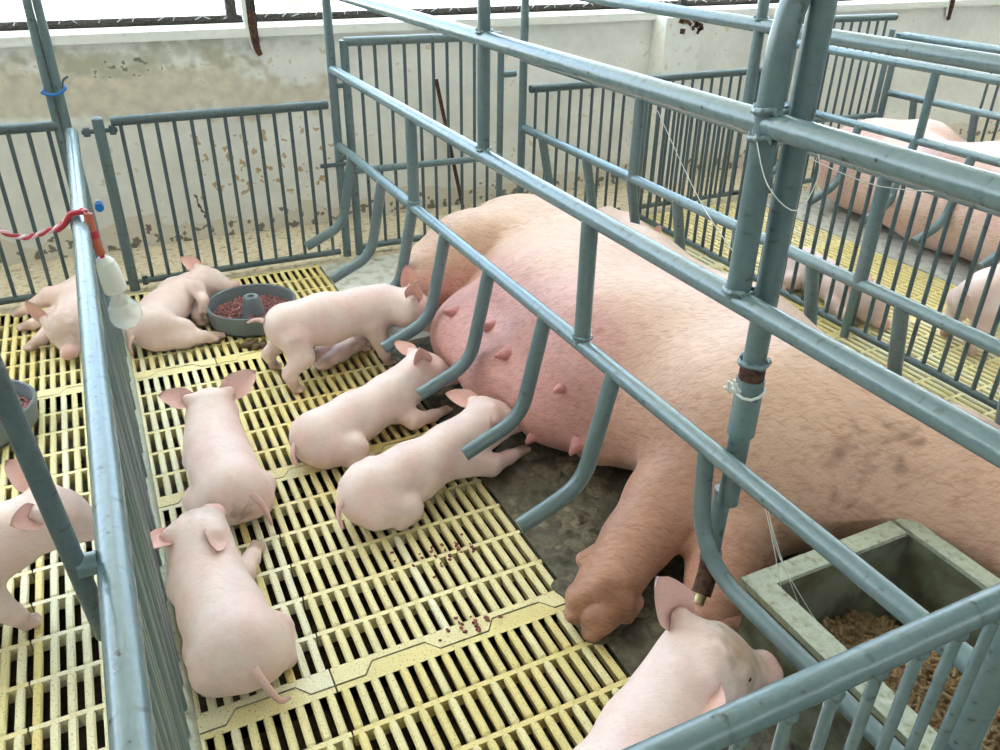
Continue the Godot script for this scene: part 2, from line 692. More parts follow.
func materials() -> void:
	skin_pale = lin(242, 222, 214)
	skin_pink = lin(234, 188, 180)
	var pipe_tex := ntex(3, 0.02, [[0.0, Color8(140, 104, 84)], [0.13, Color8(176, 160, 146)], [0.19, Color8(236, 240, 240)], [0.55, Color8(255, 255, 255)], [1.0, Color8(226, 236, 236)]], 512, 5)
	mat("pipe", Color8(98, 118, 121), 0.28, pipe_tex, 3.0, nbump(4, 0.04, 0.5))
	mats.pipe.metallic_specular = 0.6
	mat("rail", Color8(106, 127, 129), 0.25, pipe_tex, 3.5, nbump(5, 0.04, 0.8))
	mats.rail.metallic_specular = 0.65
	mat("bars", Color8(84, 100, 103), 0.38, pipe_tex, 5.0, nbump(6, 0.06, 2.0))
	mat("rim_bar", Color8(176, 181, 166), 0.5, ntex(8, 0.03, [[0.0, Color8(150, 132, 100)], [0.2, Color8(226, 222, 206)], [0.6, Color8(255, 255, 250)], [1.0, Color8(225, 225, 210)]], 512, 5), 3.0, nbump(9, 0.02, 3.0))
	mat("trough_plate", Color8(112, 112, 96), 0.42, ntex(10, 0.01, [[0.0, Color8(120, 105, 80)], [0.35, Color8(190, 185, 165)], [0.65, Color8(235, 240, 232)], [1.0, Color8(255, 255, 250)]], 512, 5), 2.5, nbump(11, 0.02, 2.0))
	var speck := ntex(21, 0.06, [[0.0, Color8(84, 70, 44)], [0.15, Color8(150, 132, 90)], [0.21, Color8(240, 233, 206)], [0.6, Color8(255, 252, 242)], [1.0, Color8(246, 238, 210)]], 1024, 3)
	var sb := nbump(22, 0.05, 0.8)
	mat("slat0", Color8(243, 231, 184), 0.45, speck, 3.0, sb)
	mat("slat1", Color8(246, 241, 216), 0.45, speck, 3.0, sb)
	mat("slat2", Color8(239, 222, 160), 0.45, speck, 3.0, sb)
	var conc := ntex(31, 0.008, [[0.0, Color8(70, 64, 54)], [0.3, Color8(112, 106, 92)], [0.5, Color8(150, 144, 128)], [0.62, Color8(120, 114, 100)], [0.8, Color8(172, 166, 150)], [1.0, Color8(200, 194, 176)]], 1024, 6)
	mat("concrete", Color8(188, 184, 170), 0.75, conc, 1.3, nbump(32, 0.012, 9.0, 1024, 6))
	mat("dry_concrete", Color8(206, 206, 200), 0.85, ntex(46, 0.015, [[0.0, Color8(150, 142, 126)], [0.25, Color8(222, 218, 208)], [0.6, Color8(255, 255, 252)], [1.0, Color8(236, 234, 228)]], 512, 6), 2.0, nbump(47, 0.02, 5.0, 512, 6))
	mat("cement_patch", Color8(205, 198, 180), 0.7, conc, 2.0, nbump(33, 0.02, 8.0, 512, 6))
	mat("ledge", Color8(214, 203, 182), 0.9, ntex(34, 0.03, [[0.0, Color8(130, 118, 100)], [0.25, Color8(226, 220, 208)], [0.6, Color8(255, 253, 248)], [1.0, Color8(236, 230, 220)]], 512, 6), 2.0, nbump(35, 0.04, 5.0))
	mat("pit", Color8(96, 82, 62), 0.8, ntex(36, 0.03, [[0.0, Color8(170, 160, 150)], [1.0, Color8(255, 250, 240)]], 512, 5), 2.0)
	mat("plaster", Color8(225, 221, 208), 0.85, ntex(37, 0.01, [[0.0, Color8(225, 222, 214)], [0.5, Color8(255, 255, 252)], [1.0, Color8(238, 236, 230)]], 512, 5), 1.0, nbump(38, 0.02, 2.0))
	mat("whitewash", Color8(244, 243, 238), 0.8, ntex(39, 0.02, [[0.0, Color8(214, 206, 190)], [0.35, Color8(250, 250, 246)], [1.0, Color8(255, 255, 255)]], 512, 5), 2.0)
	mat("roof", Color8(205, 208, 206), 0.8)
	mat("yard", Color8(222, 222, 217), 0.95, ntex(40, 0.02, [[0.0, Color8(215, 212, 204)], [1.0, Color8(255, 255, 250)]], 512, 4), 0.3)
	mat("dark_roll", Color8(70, 66, 62), 0.8, ntex(41, 0.04, [[0.0, Color8(120, 100, 90)], [0.6, Color8(240, 238, 235)], [1.0, Color8(255, 255, 255)]], 512, 5), 4.0, nbump(42, 0.05, 5.0))
	mat("rust", Color8(96, 68, 54), 0.85, ntex(43, 0.03, [[0.0, Color8(90, 60, 50)], [0.45, Color8(200, 170, 150)], [0.65, Color8(255, 240, 225)], [1.0, Color8(255, 255, 255)]], 512, 5), 5.0, nbump(44, 0.04, 6.0))
	mat("wire", Color8(186, 184, 178), 0.5)
	var ph := hair_picture(5, 5000, Color8(250, 247, 245), Color8(226, 208, 198), Color8(255, 255, 255))
	var skin := mat("skin", Color.WHITE, 0.48, ph[0], 5.0, ph[1], 0.0, false)
	skin.normal_scale = 0.25
	skin.vertex_color_use_as_albedo = true
	skin.metallic_specular = 0.4
	skin.rim_enabled = true
	skin.rim = 0.25
	skin.rim_tint = 0.4
	var sh := hair_picture(6, 9000, Color8(240, 232, 226), Color8(198, 162, 136), Color8(255, 252, 246))
	var sow := mat("sow_skin", Color.WHITE, 0.5, sh[0], 2.0, sh[1], 0.0, false)
	sow.normal_scale = 0.3
	sow.vertex_color_use_as_albedo = true
	sow.rim_enabled = true
	sow.rim = 0.25
	sow.rim_tint = 0.5
	mat("eye", Color8(28, 20, 18), 0.15)
	mat("hoof", Color8(96, 66, 48), 0.6)
	mat("bowl", Color8(116, 126, 130), 0.4)
	mat("feed", Color8(168, 116, 112), 0.8)
	mats.feed.vertex_color_use_as_albedo = true
	mat("pellet", Color8(142, 116, 82), 0.85)
	mats.pellet.vertex_color_use_as_albedo = true
	mat("socket", Color8(226, 226, 214), 0.4)
	mat("sleeve", Color8(190, 98, 70), 0.5)
	mat("red_wire", Color8(186, 44, 62), 0.45)
	mat("white_wire", Color8(232, 196, 200), 0.45)
	mat("blue", Color8(26, 120, 214), 0.35)
	mat("blue_tie", Color8(40, 110, 180), 0.45)
	mat("brass", Color8(186, 170, 130), 0.35, null, 1.0, null, 0.7)
	mat("dung", Color8(92, 74, 48), 0.85)
	mat("leaf", Color8(190, 160, 70), 0.6)
	mat("twig", Color8(150, 128, 98), 0.8)
	mat("web", Color8(236, 236, 230), 0.6)
	var gl := StandardMaterial3D.new()
	gl.resource_name = "bulb_glass"
	gl.albedo_color = Color(0.93, 0.95, 0.93, 0.32)
	gl.transparency = BaseMaterial3D.TRANSPARENCY_ALPHA
	gl.roughness = 0.12
	mats["bulb_glass"] = gl

func wall_picture() -> StandardMaterial3D:
	# stains, flaked paint and splashes on the low plaster wall, 6 m by 0.9 m from x = -1, y = 0
	var w := 1500
	var h := 225
	var im := Image.create(w, h, false, Image.FORMAT_RGB8)
	var n1 := FastNoiseLite.new()
	n1.seed = 91
	n1.frequency = 0.012
	n1.fractal_octaves = 5
	var n2 := FastNoiseLite.new()
	n2.seed = 92
	n2.frequency = 0.07
	n2.fractal_octaves = 3
	var base := Color8(234, 232, 224)
	var tan_ := Color8(206, 190, 164)
	var green := Color8(158, 158, 132)
	var dark := Color8(84, 74, 58)
	var brown := Color8(178, 138, 92)
	for y in h:
		for x in w:
			var wx := -1.0 + x * 6.0 / w
			var wy := 0.9 - y * 0.9 / h
			var a := n1.get_noise_2d(x, y * 1.6)
			var b := n2.get_noise_2d(x, y)
			var c := base * (1.0 + a * 0.05 + b * 0.025)
			# tan flaked patch under the sill
			var e := maxf(absf(wx - 0.1) / 0.62, absf(wy - 0.575 + 0.05 * (wx - 0.1)) / 0.105)
			if e < 1.25:
				var k := smoothstep(1.15, 0.75, e + a * 0.9 + b * 0.25)
				c = c.lerp(tan_ * (1.0 + b * 0.12), k * 0.6)
			e = maxf(absf(wx - 0.12) / 0.5, absf(wy - 0.66) / 0.05)
			if e < 1.3:
				c = c.lerp(green, smoothstep(1.1, 0.5, e + a * 1.1 + b * 0.5) * 0.4)
			# dark mould spots
			if absf(wx - 0.12) < 0.12 and absf(wy - 0.635) < 0.03 and b > 0.22:
				c = c.lerp(Color8(86, 96, 80), 0.7)
			# flaked paint lower on the wall
			if wx > 0.28 and wx < 0.85 and wy > 0.15 and wy < 0.4 and b > 0.36 + absf(wx - 0.5) * 0.3:
				c = c.lerp(brown, 0.75)
			if b > 0.5 and a > 0.1:
				c = c.lerp(tan_, 0.6)
			# splashes thrown up from the floor
			if absf(wx - lerpf(0.313, 0.273, clampf((wy - 0.04) / 0.13, 0.0, 1.0)) - 0.012 * b) < 0.0035 and wy > 0.04 and wy < 0.18:
				c = dark
			if wy < 0.09 and b > 0.2 + wy * 3.0:
				c = c.lerp(dark, 0.7)
			elif wy < 0.09 + a * 0.08:
				c = c.lerp(tan_, 0.45)
			im.set_pixel(x, y, c)
	var m := StandardMaterial3D.new()
	m.resource_name = "stained_plaster"
	m.albedo_texture = ImageTexture.create_from_image(im)
	m.roughness = 0.85
	return m

func wall_face(x0: float, x1: float, y0: float, y1: float, z: float, thick: float) -> ArrayMesh:
	# a wall block whose inner face carries the stain picture
	var st := SurfaceTool.new()
	st.begin(Mesh.PRIMITIVE_TRIANGLES)
	var b := BoxMesh.new()
	b.size = Vector3(x1 - x0, y1 - y0, thick)
	var arr := b.get_mesh_arrays()
	var v: PackedVector3Array = arr[Mesh.ARRAY_VERTEX]
	var n: PackedVector3Array = arr[Mesh.ARRAY_NORMAL]
	var ix: PackedInt32Array = arr[Mesh.ARRAY_INDEX]
	for i in ix:
		var p := v[i] + Vector3((x0 + x1) * 0.5, (y0 + y1) * 0.5, z - thick * 0.5)
		st.set_normal(n[i])
		st.set_uv(Vector2((p.x + 1.0) / 6.0, (0.9 - p.y) / 0.9))
		st.add_vertex(p)
	return st.commit()

func shell() -> void:
	# yard outside, roof, walls of the barn
	var g := struct("ground_yard", box(Vector3(90, 0.8, 42)), mats.yard, Vector3(2, -1.05, -24.33))
	lab(g, "sunlit pale yard beyond the low wall", "ground")
	g = struct("ground_yard", box(Vector3(90, 0.8, 40)), mats.yard, Vector3(2, -1.05, 25.18))
	lab(g, "pale yard on the other side of the barn", "ground")
	g = struct("ground_yard", box(Vector3(37, 0.8, 8.51)), mats.yard, Vector3(-24.48, -1.05, 0.925))
	lab(g, "pale yard past the end wall by the bulb side pen", "ground")
	g = struct("ground_yard", box(Vector3(37, 0.8, 8.51)), mats.yard, Vector3(28.48, -1.05, 0.925))
	lab(g, "pale yard past the end wall by the far pens", "ground")
	var p := struct("floor_pit", box(Vector3(16.2, 0.2, 8.6)), mats.pit, Vector3(2, -1.4, 0.9))
	lab(p, "dark manure pit under the slatted floor", "floor")
	var wb := struct("wall_back", wall_face(-6.0, 10.0, -1.5, 0.715, -3.17, 0.16), wall_picture())
	lab(wb, "low stained off-white plaster wall behind the pens", "wall")
	var sill := struct("trim_1", box(Vector3(16, 0.03, 0.2)), mats.whitewash, Vector3(2, 0.73, -3.25))
	lab(sill, "white sill along the top of the low wall", "sill")
	var ledge := struct("floor_ledge", box(Vector3(16, 0.12, 0.44)), mats.ledge, Vector3(2, -0.058, -2.952))
	lab(ledge, "sandy dirt ledge between fence and low wall", "floor")
	var wf := struct("wall_front", box(Vector3(16, 3.5, 0.16)), mats.plaster, Vector3(2, 0.25, 5.1))
	lab(wf, "plaster wall closing the other side of the barn", "wall")
	var wl := struct("wall_left", box(Vector3(0.16, 4.3, 8.4)), mats.plaster, Vector3(-5.9, 0.65, 0.95))
	lab(wl, "plaster end wall of the barn", "wall")
	var wr := struct("wall_right", box(Vector3(0.16, 4.3, 8.4)), mats.plaster, Vector3(9.9, 0.65, 0.95))
	lab(wr, "plaster end wall of the barn", "wall")
	var c := struct("ceiling", box(Vector3(17, 0.08, 10.6)), mats.roof, Vector3(2, 2.85, 0.95))
	lab(c, "pale sheet roof over the pens", "ceiling")

func floors() -> void:
	slat_mesh = make_slat()
	make_bands()
	var rows := [-2.745, -2.143, -1.541, -0.939, -0.337, 0.265]
	for r in rows.size():
		for x: float in [-0.737, -0.287, 0.163]:
			floor_panel(x, rows[r], 18, "yellow plastic slatted floor panel between the light bulb divider and the concrete strip", "slatted panels beside the lying sow")
		if r < 5:
			for x: float in [1.683, 2.133]:
				floor_panel(x, rows[r], 18, "yellow plastic slatted floor panel under the barred divider of the neighbouring pen", "slatted panels of the neighbouring pen")
			floor_panel(1.483, rows[r], 8, "narrow yellow slatted floor panel behind the lying sow's back", "narrow slatted panels behind the sow")
	var s0 := struct("floor_concrete", box(Vector3(0.868, 0.12, 0.70)), mats.dry_concrete, Vector3(1.048, -0.06, -2.395))
	lab(s0, "dry pale grey concrete at the crate gate behind the sow", "floor")
	var s1 := struct("floor_concrete", box(Vector3(0.868, 0.12, 3.70)), mats.concrete, Vector3(1.048, -0.06, -0.195))
	lab(s1, "rough damp dark concrete strip under the lying sow", "floor")
	for k in 16:
		var bf := Buf.new()
		var pr := []
		for j in 5:
			var q := Vector3(rng.randf_range(-0.035, 0.035), rng.randf_range(-0.01, 0.0), rng.randf_range(-0.05, 0.05))
			pr.append(cap(q, rng.randf_range(0.016, 0.03), q + Vector3(rng.randf_range(-0.03, 0.03), 0, rng.randf_range(-0.03, 0.03)), 0.02, 0.008))
		net_into(bf, pr, 0.009, func(_p: Vector3, _n: Vector3) -> Color: return Color.WHITE)
		var sx := rng.randf_range(0.655, 0.86)
		var sz := -1.62 + 0.052 * k
		part(s1, "stone", bf.mesh(mats.cement_patch), null, Vector3(sx, 0.001, sz), Basis(Vector3.UP, rng.randf() * TAU).scaled_local(Vector3(1.0, 0.28, 1.0)))
	var s2 := struct("floor_concrete", box(Vector3(0.868, 0.12, 4.4)), mats.dry_concrete, Vector3(3.02, -0.06, -0.545))
	lab(s2, "concrete strip under the pink sow of the next pen", "floor")
	var s3 := struct("floor_concrete", box(Vector3(4.0, 0.12, 4.4)), mats.concrete, Vector3(5.46, -0.06, -0.545))
	lab(s3, "concrete floor of the pens further along", "floor")
	var s4 := struct("floor_concrete", box(Vector3(5.0, 0.12, 8.4)), mats.concrete, Vector3(-3.24, -0.06, 0.9))
	lab(s4, "concrete floor of the pens on the other side of the divider", "floor")
	var s5 := struct("floor_aisle", box(Vector3(10.5, 0.12, 4.1)), mats.concrete, Vector3(4.56, -0.06, 3.1))
	lab(s5, "concrete aisle in front of the pens", "floor")

func fences() -> void:
	var m: Material = mats.bars
	var zb := -2.76
	# back fence panels
	var t := thing("back_fence_panel", "blue-grey barred fence panel along the stained wall behind the feed bowl", "fence", Vector3(0.35, 0, zb))
	barred(t, Vector3(0.035, 0, zb), Vector3(0.70, 0, zb), 0.03, 0.545, 0.05, 0.0145, 0.006, m)
	t = thing("back_fence_panel", "blue-grey barred fence panel behind the sleeping piglet of the bulb side pen", "fence", Vector3(-0.6, 0, zb))
	barred(t, Vector3(-1.1, 0, zb), Vector3(-0.11, 0, zb), 0.03, 0.545, 0.052, 0.0145, 0.006, m)
	t = thing("back_fence_panel", "blue-grey barred fence panel between the crate gate and the barred divider", "fence", Vector3(1.68, 0, zb))
	barred(t, Vector3(1.46, 0, zb), Vector3(1.9, 0, zb), 0.03, 0.545, 0.05, 0.0145, 0.006, m)
	t = thing("back_fence_panel", "blue-grey barred fence panel beside the whitewashed pillar of the wall", "fence", Vector3(2.3, 0, zb))
	barred(t, Vector3(1.98, 0, zb), Vector3(2.62, 0, zb), 0.03, 0.548, 0.05, 0.0145, 0.006, m)
	# fence posts
	t = thing("fence_post", "stout blue-grey fence post with bolted rings by the light bulb divider", "post", Vector3(0.0, 0, zb))
	pipe(t, "post", Vector3(0.0, -0.02, zb), Vector3(0.0, 0.552, zb), 0.0165, mats.pipe)
	var cp := SphereMesh.new()
	cp.radius = 0.0165
	cp.height = 0.02
	part(t, "cap", cp, mats.pipe, Vector3(0, 0.552, zb))
	for y: float in [0.52, 0.03]:
		pipe(t, "hinge_pin", Vector3(-0.05, y, zb + 0.0), Vector3(0.05, y, zb + 0.0), 0.007, mats.bars, 8)
		for x: float in [-0.036, 0.036]:
			pipe(t, "bolt", Vector3(x, y - 0.013, zb), Vector3(x, y + 0.013, zb), 0.011, mats.bars, 6)
	t = thing("fence_post", "tall double blue-grey post rising beside the stained wall with blue string tied on", "post", Vector3(-0.095, 0, zb))
	pipe(t, "post", Vector3(-0.108, -0.02, zb), Vector3(-0.108, 1.5, zb), 0.0125, mats.pipe)
	pipe(t, "post", Vector3(-0.083, -0.02, zb + 0.004), Vector3(-0.083, 1.5, zb + 0.004), 0.0125, mats.pipe)
	var ring := curve([Vector3(-0.126, 0.64, zb + 0.012), Vector3(-0.095, 0.634, zb + 0.022), Vector3(-0.066, 0.648, zb + 0.012), Vector3(-0.074, 0.655, zb - 0.014), Vector3(-0.11, 0.65, zb - 0.018), Vector3(-0.126, 0.64, zb + 0.012)])
	tube(t, "string", ring, 0.005, mats.blue_tie, 6)
	tube(t, "wire_end", curve([Vector3(-0.072, 0.64, zb + 0.012), Vector3(-0.066, 0.67, zb + 0.02), Vector3(-0.05, 0.682, zb + 0.02)]), 0.003, mats.bars, 6)
	# divider with the bulb
	t = thing("pen_divider", "blue-grey barred divider panel with thick pale top rail carrying the light bulb", "fence", Vector3(-0.065, 0, -1.4))
	pipe(t, "top_rail", Vector3(-0.072, 0.548, -2.62), Vector3(-0.072, 0.548, 0.1), 0.0165, mats.rail, 18)
	pipe(t, "bottom_rail", Vector3(-0.06, 0.028, -2.62), Vector3(-0.06, 0.028, 0.1), 0.0115, mats.rim_bar, 10)
	for k in 54:
		var z := -2.6 + 0.05 * k
		var jx := rng.randf_range(-0.003, 0.003)
		pipe(t, "bar", Vector3(-0.066 + jx, 0.03, z), Vector3(-0.07 + jx, 0.545, z), 0.0068, mats.pipe, 8)
	t = thing("divider_pole", "dark leaning blue-grey pole clamped to the thick pale divider rail", "pole", Vector3(-0.105, 0.46, -0.70))
	pipe(t, "pole", Vector3(-0.0985, 0.46, -0.70), Vector3(-0.146, 1.2, -0.70), 0.0095, m)
	pipe(t, "bracket", Vector3(-0.104, 0.552, -0.70), Vector3(-0.086, 0.552, -0.70), 0.012, mats.pipe, 10)
	# divider to the next pen
	t = thing("pen_divider", "blue-grey barred divider panel with thin bars behind the lying sow's back", "fence", Vector3(1.92, 0, -1.4))
	barred(t, Vector3(1.93, 0, -2.68), Vector3(1.91, 0, -0.2), 0.03, 0.53, 0.052, 0.0145, 0.0062, m)
	pipe(t, "post", Vector3(1.935, -0.02, -2.70), Vector3(1.935, 0.55, -2.70), 0.015, mats.pipe)
	pipe(t, "post", Vector3(1.915, -0.02, -1.53), Vector3(1.915, 0.54, -1.53), 0.0135, mats.pipe)
	t = thing("pen_divider", "far barred divider panel of thin blue-grey bars beyond the pink sow", "fence", Vector3(3.87, 0, -1.4))
	barred(t, Vector3(3.88, 0, -2.68), Vector3(3.86, 0, -0.6), 0.03, 0.56, 0.055, 0.0145, 0.0065, m)
	# barred gate across the near end of the pen
	t = thing("front_gate", "knobbly painted blue-grey gate rail with upright bars beside the feed trough", "gate", Vector3(0.45, 0, -0.3))
	pipe(t, "top_rail", Vector3(0.05, 0.545, -0.302), Vector3(0.708, 0.545, -0.298), 0.0142, mats.rail, 18)
	pipe(t, "bottom_rail", Vector3(0.05, 0.04, -0.302), Vector3(0.708, 0.04, -0.298), 0.012, m)
	for k in 12:
		var x := 0.108 + 0.0522 * k
		var gb := pipe(t, "bar", Vector3(x, 0.04, -0.3), Vector3(x, 0.535, -0.3), 0.0058, mats.rail, 10)
		var sp := SphereMesh.new()
		sp.radius = 0.0075
		sp.height = 0.02
		sp.radial_segments = 10
		sp.rings = 5
		part(gb, "weld_bead", sp, mats.rail, Vector3(x, 0.522, -0.298))

const TY := 0.885
const MY := 0.652
const LY := 0.405

func bead(t: Node3D, p: Vector3, r: float) -> void:
	var key := "bead%.3f" % r
	if not cache.has(key):
		var bf := Buf.new()
		var pr := []
		for k in 15:
			var a := TAU * k / 15.0
			var q := Vector3(cos(a), rng.randf_range(-0.18, 0.18), sin(a)) * r
			pr.append(cap(q, r * rng.randf_range(0.16, 0.26), q + Vector3(-sin(a), 0.1, cos(a)) * r * 0.3, r * 0.18, r * 0.12))
		net_into(bf, pr, r * 0.09, func(_p: Vector3, _n: Vector3) -> Color: return Color.WHITE)
		cache[key] = bf.mesh(mats.rail)
	part(t, "weld_bead", cache[key], null, p)

func crate(dx: float, label: String, width: float, detail: bool) -> void:
	var xl := 0.73 + dx
	var xr := xl + width
	var t := thing("farrowing_crate", label, "crate", Vector3((xl + xr) * 0.5, 0, -1.5))
	var m: Material = mats.pipe
	var zf := -0.303
	for sgn: float in [-1.0, 1.0]:
		var x := xl if sgn < 0.0 else xr
		if detail:
			pipe(t, "top_rail", Vector3(x, TY, -2.76), Vector3(x, TY, zf), 0.0158, mats.rail, 18)
		pipe(t, "middle_rail", Vector3(x, MY, -2.76), Vector3(x, MY, zf), 0.016, mats.rail, 18)
		pipe(t, "lower_rail", Vector3(x, LY, -2.76), Vector3(x, LY, zf), 0.0148, mats.rail, 16)
		pipe(t, "post", Vector3(x, -0.01, -2.78), Vector3(x, 1.5 if detail else 0.66, -2.78), 0.015, m)
		for z: float in [-2.62, -2.31, -2.045, -1.81, -1.55, -1.285, -1.03, -0.77]:
			if z == -0.77 and sgn < 0.0 and detail:
				continue
			var o := sgn
			tube(t, "finger", bend([Vector3(x, LY, z), Vector3(x + o * 0.05, 0.175, z), Vector3(x + o * 0.18, 0.118, z)], 0.05), 0.0158, m, 12)
		for z: float in [-2.035, -1.145]:
			pipe(t, "post", Vector3(x, LY, z), Vector3(x, MY, z), 0.0155, m)
			if detail and sgn < 0.0:
				bead(t, Vector3(x, LY + 0.018, z), 0.0165)
		if detail:
			pipe(t, "post", Vector3(x, MY, -1.585), Vector3(x, 1.5, -1.585), 0.0135, m)
			bead(t, Vector3(x, TY + 0.014, -1.585), 0.015)
			bead(t, Vector3(x, MY + 0.015, -1.585), 0.0145)
	if not detail:
		return
	# double post at the shoulder end: hooped pipe and a straight pipe beside it
	var hoop := bend([Vector3(xl, MY, -0.765), Vector3(xl, 1.02, -0.765), Vector3(xl + 0.04, 1.10, -0.755)], 0.07)
	tube(t, "hooped_post", hoop, 0.0165, mats.pipe, 16)
	pipe(t, "straight_post", Vector3(xl + 0.043, 0.30, -0.755), Vector3(xl + 0.043, 1.5, -0.755), 0.0162, mats.pipe, 16)
	pipe(t, "coupling", Vector3(xl + 0.043, 0.43, -0.755), Vector3(xl + 0.043, 0.525, -0.755), 0.0205, mats.rail, 16)
	pipe(t, "rusty_joint", Vector3(xl + 0.043, 0.525, -0.755), Vector3(xl + 0.043, 0.548, -0.755), 0.0183, mats.rust, 16)
	bead(t, Vector3(xl + 0.043, 0.552, -0.755), 0.019)
	bead(t, Vector3(xl, TY + 0.016, -0.763), 0.0185)
	bead(t, Vector3(xl, TY - 0.016, -0.763), 0.0185)
	bead(t, Vector3(xl, MY + 0.015, -0.763), 0.0185)
	# low guard pipe that turns forward past the trough
	tube(t, "guard_pipe", bend([Vector3(xl, LY, -0.775), Vector3(xl, 0.205, -0.755), Vector3(xl, 0.205, -0.303)], 0.11, 8), 0.0135, mats.pipe, 16)
	pipe(t, "front_post", Vector3(xl, -0.01, -0.303), Vector3(xl, 1.0, -0.303), 0.0185, mats.rail, 18)
	pipe(t, "clamp_ring", Vector3(xl, 0.297, -0.303), Vector3(xl, 0.306, -0.303), 0.021, mats.bars, 18)
	pipe(t, "front_post", Vector3(xr, -0.01, -0.303), Vector3(xr, 1.0, -0.303), 0.0185, mats.rail, 18)

func crates() -> void:
	crate(0.0, "blue-grey tubular farrowing crate around the big lying sow", 0.71, true)
	crate(1.95, "blue-grey tubular farrowing crate around the pink sow of the next pen", 0.67, false)
	# hinged barred gates closing the rear ends of the crates
	for k in 2:
		var dx := 0.0 if k == 0 else 1.95
		var z := -2.775
		var t := thing("crate_gate", ["tall blue-grey barred gate behind the lying sow's rump", "tall barred gate behind the rump of the pink sow next door"][k], "gate", Vector3(1.06 + dx, 0, z))
		var x0 := 0.775 + dx
		var x1 := 1.345 + dx
		pipe(t, "top_rail", Vector3(x0, 0.735, z), Vector3(x1, 0.73, z), 0.0145, mats.pipe)
		pipe(t, "bottom_rail", Vector3(x0, 0.03, z), Vector3(x1, 0.03, z), 0.0125, mats.pipe)
		pipe(t, "cross_bar", Vector3(x0, 0.315, z + 0.012), Vector3(x1, 0.308, z + 0.012), 0.012, mats.pipe)
		pipe(t, "gate_stile", Vector3(x0, 0.0, z), Vector3(x0, 0.74, z), 0.0145, mats.pipe)
		pipe(t, "gate_stile", Vector3(x1, 0.0, z), Vector3(x1, 0.68, z), 0.0125, mats.pipe)
		for b in 10:
			var x := lerpf(x0, x1, (b + 1) / 11.0)
			pipe(t, "bar", Vector3(x, 0.03, z), Vector3(x, 0.735, z), 0.006, mats.bars, 8)
		for y: float in [0.60, 0.36, 0.24]:
			pipe(t, "hinge", Vector3(x0 - 0.05, y, z), Vector3(x0, y, z), 0.008, mats.bars, 8)
		pipe(t, "latch", Vector3(x0 - 0.12, 0.345, z + 0.02), Vector3(x0 + 0.02, 0.345, z + 0.02), 0.007, mats.bars, 8)
		pipe(t, "hinge", Vector3(x1, 0.6, z), Vector3(x1 + 0.06, 0.6, z), 0.012, mats.pipe, 8)

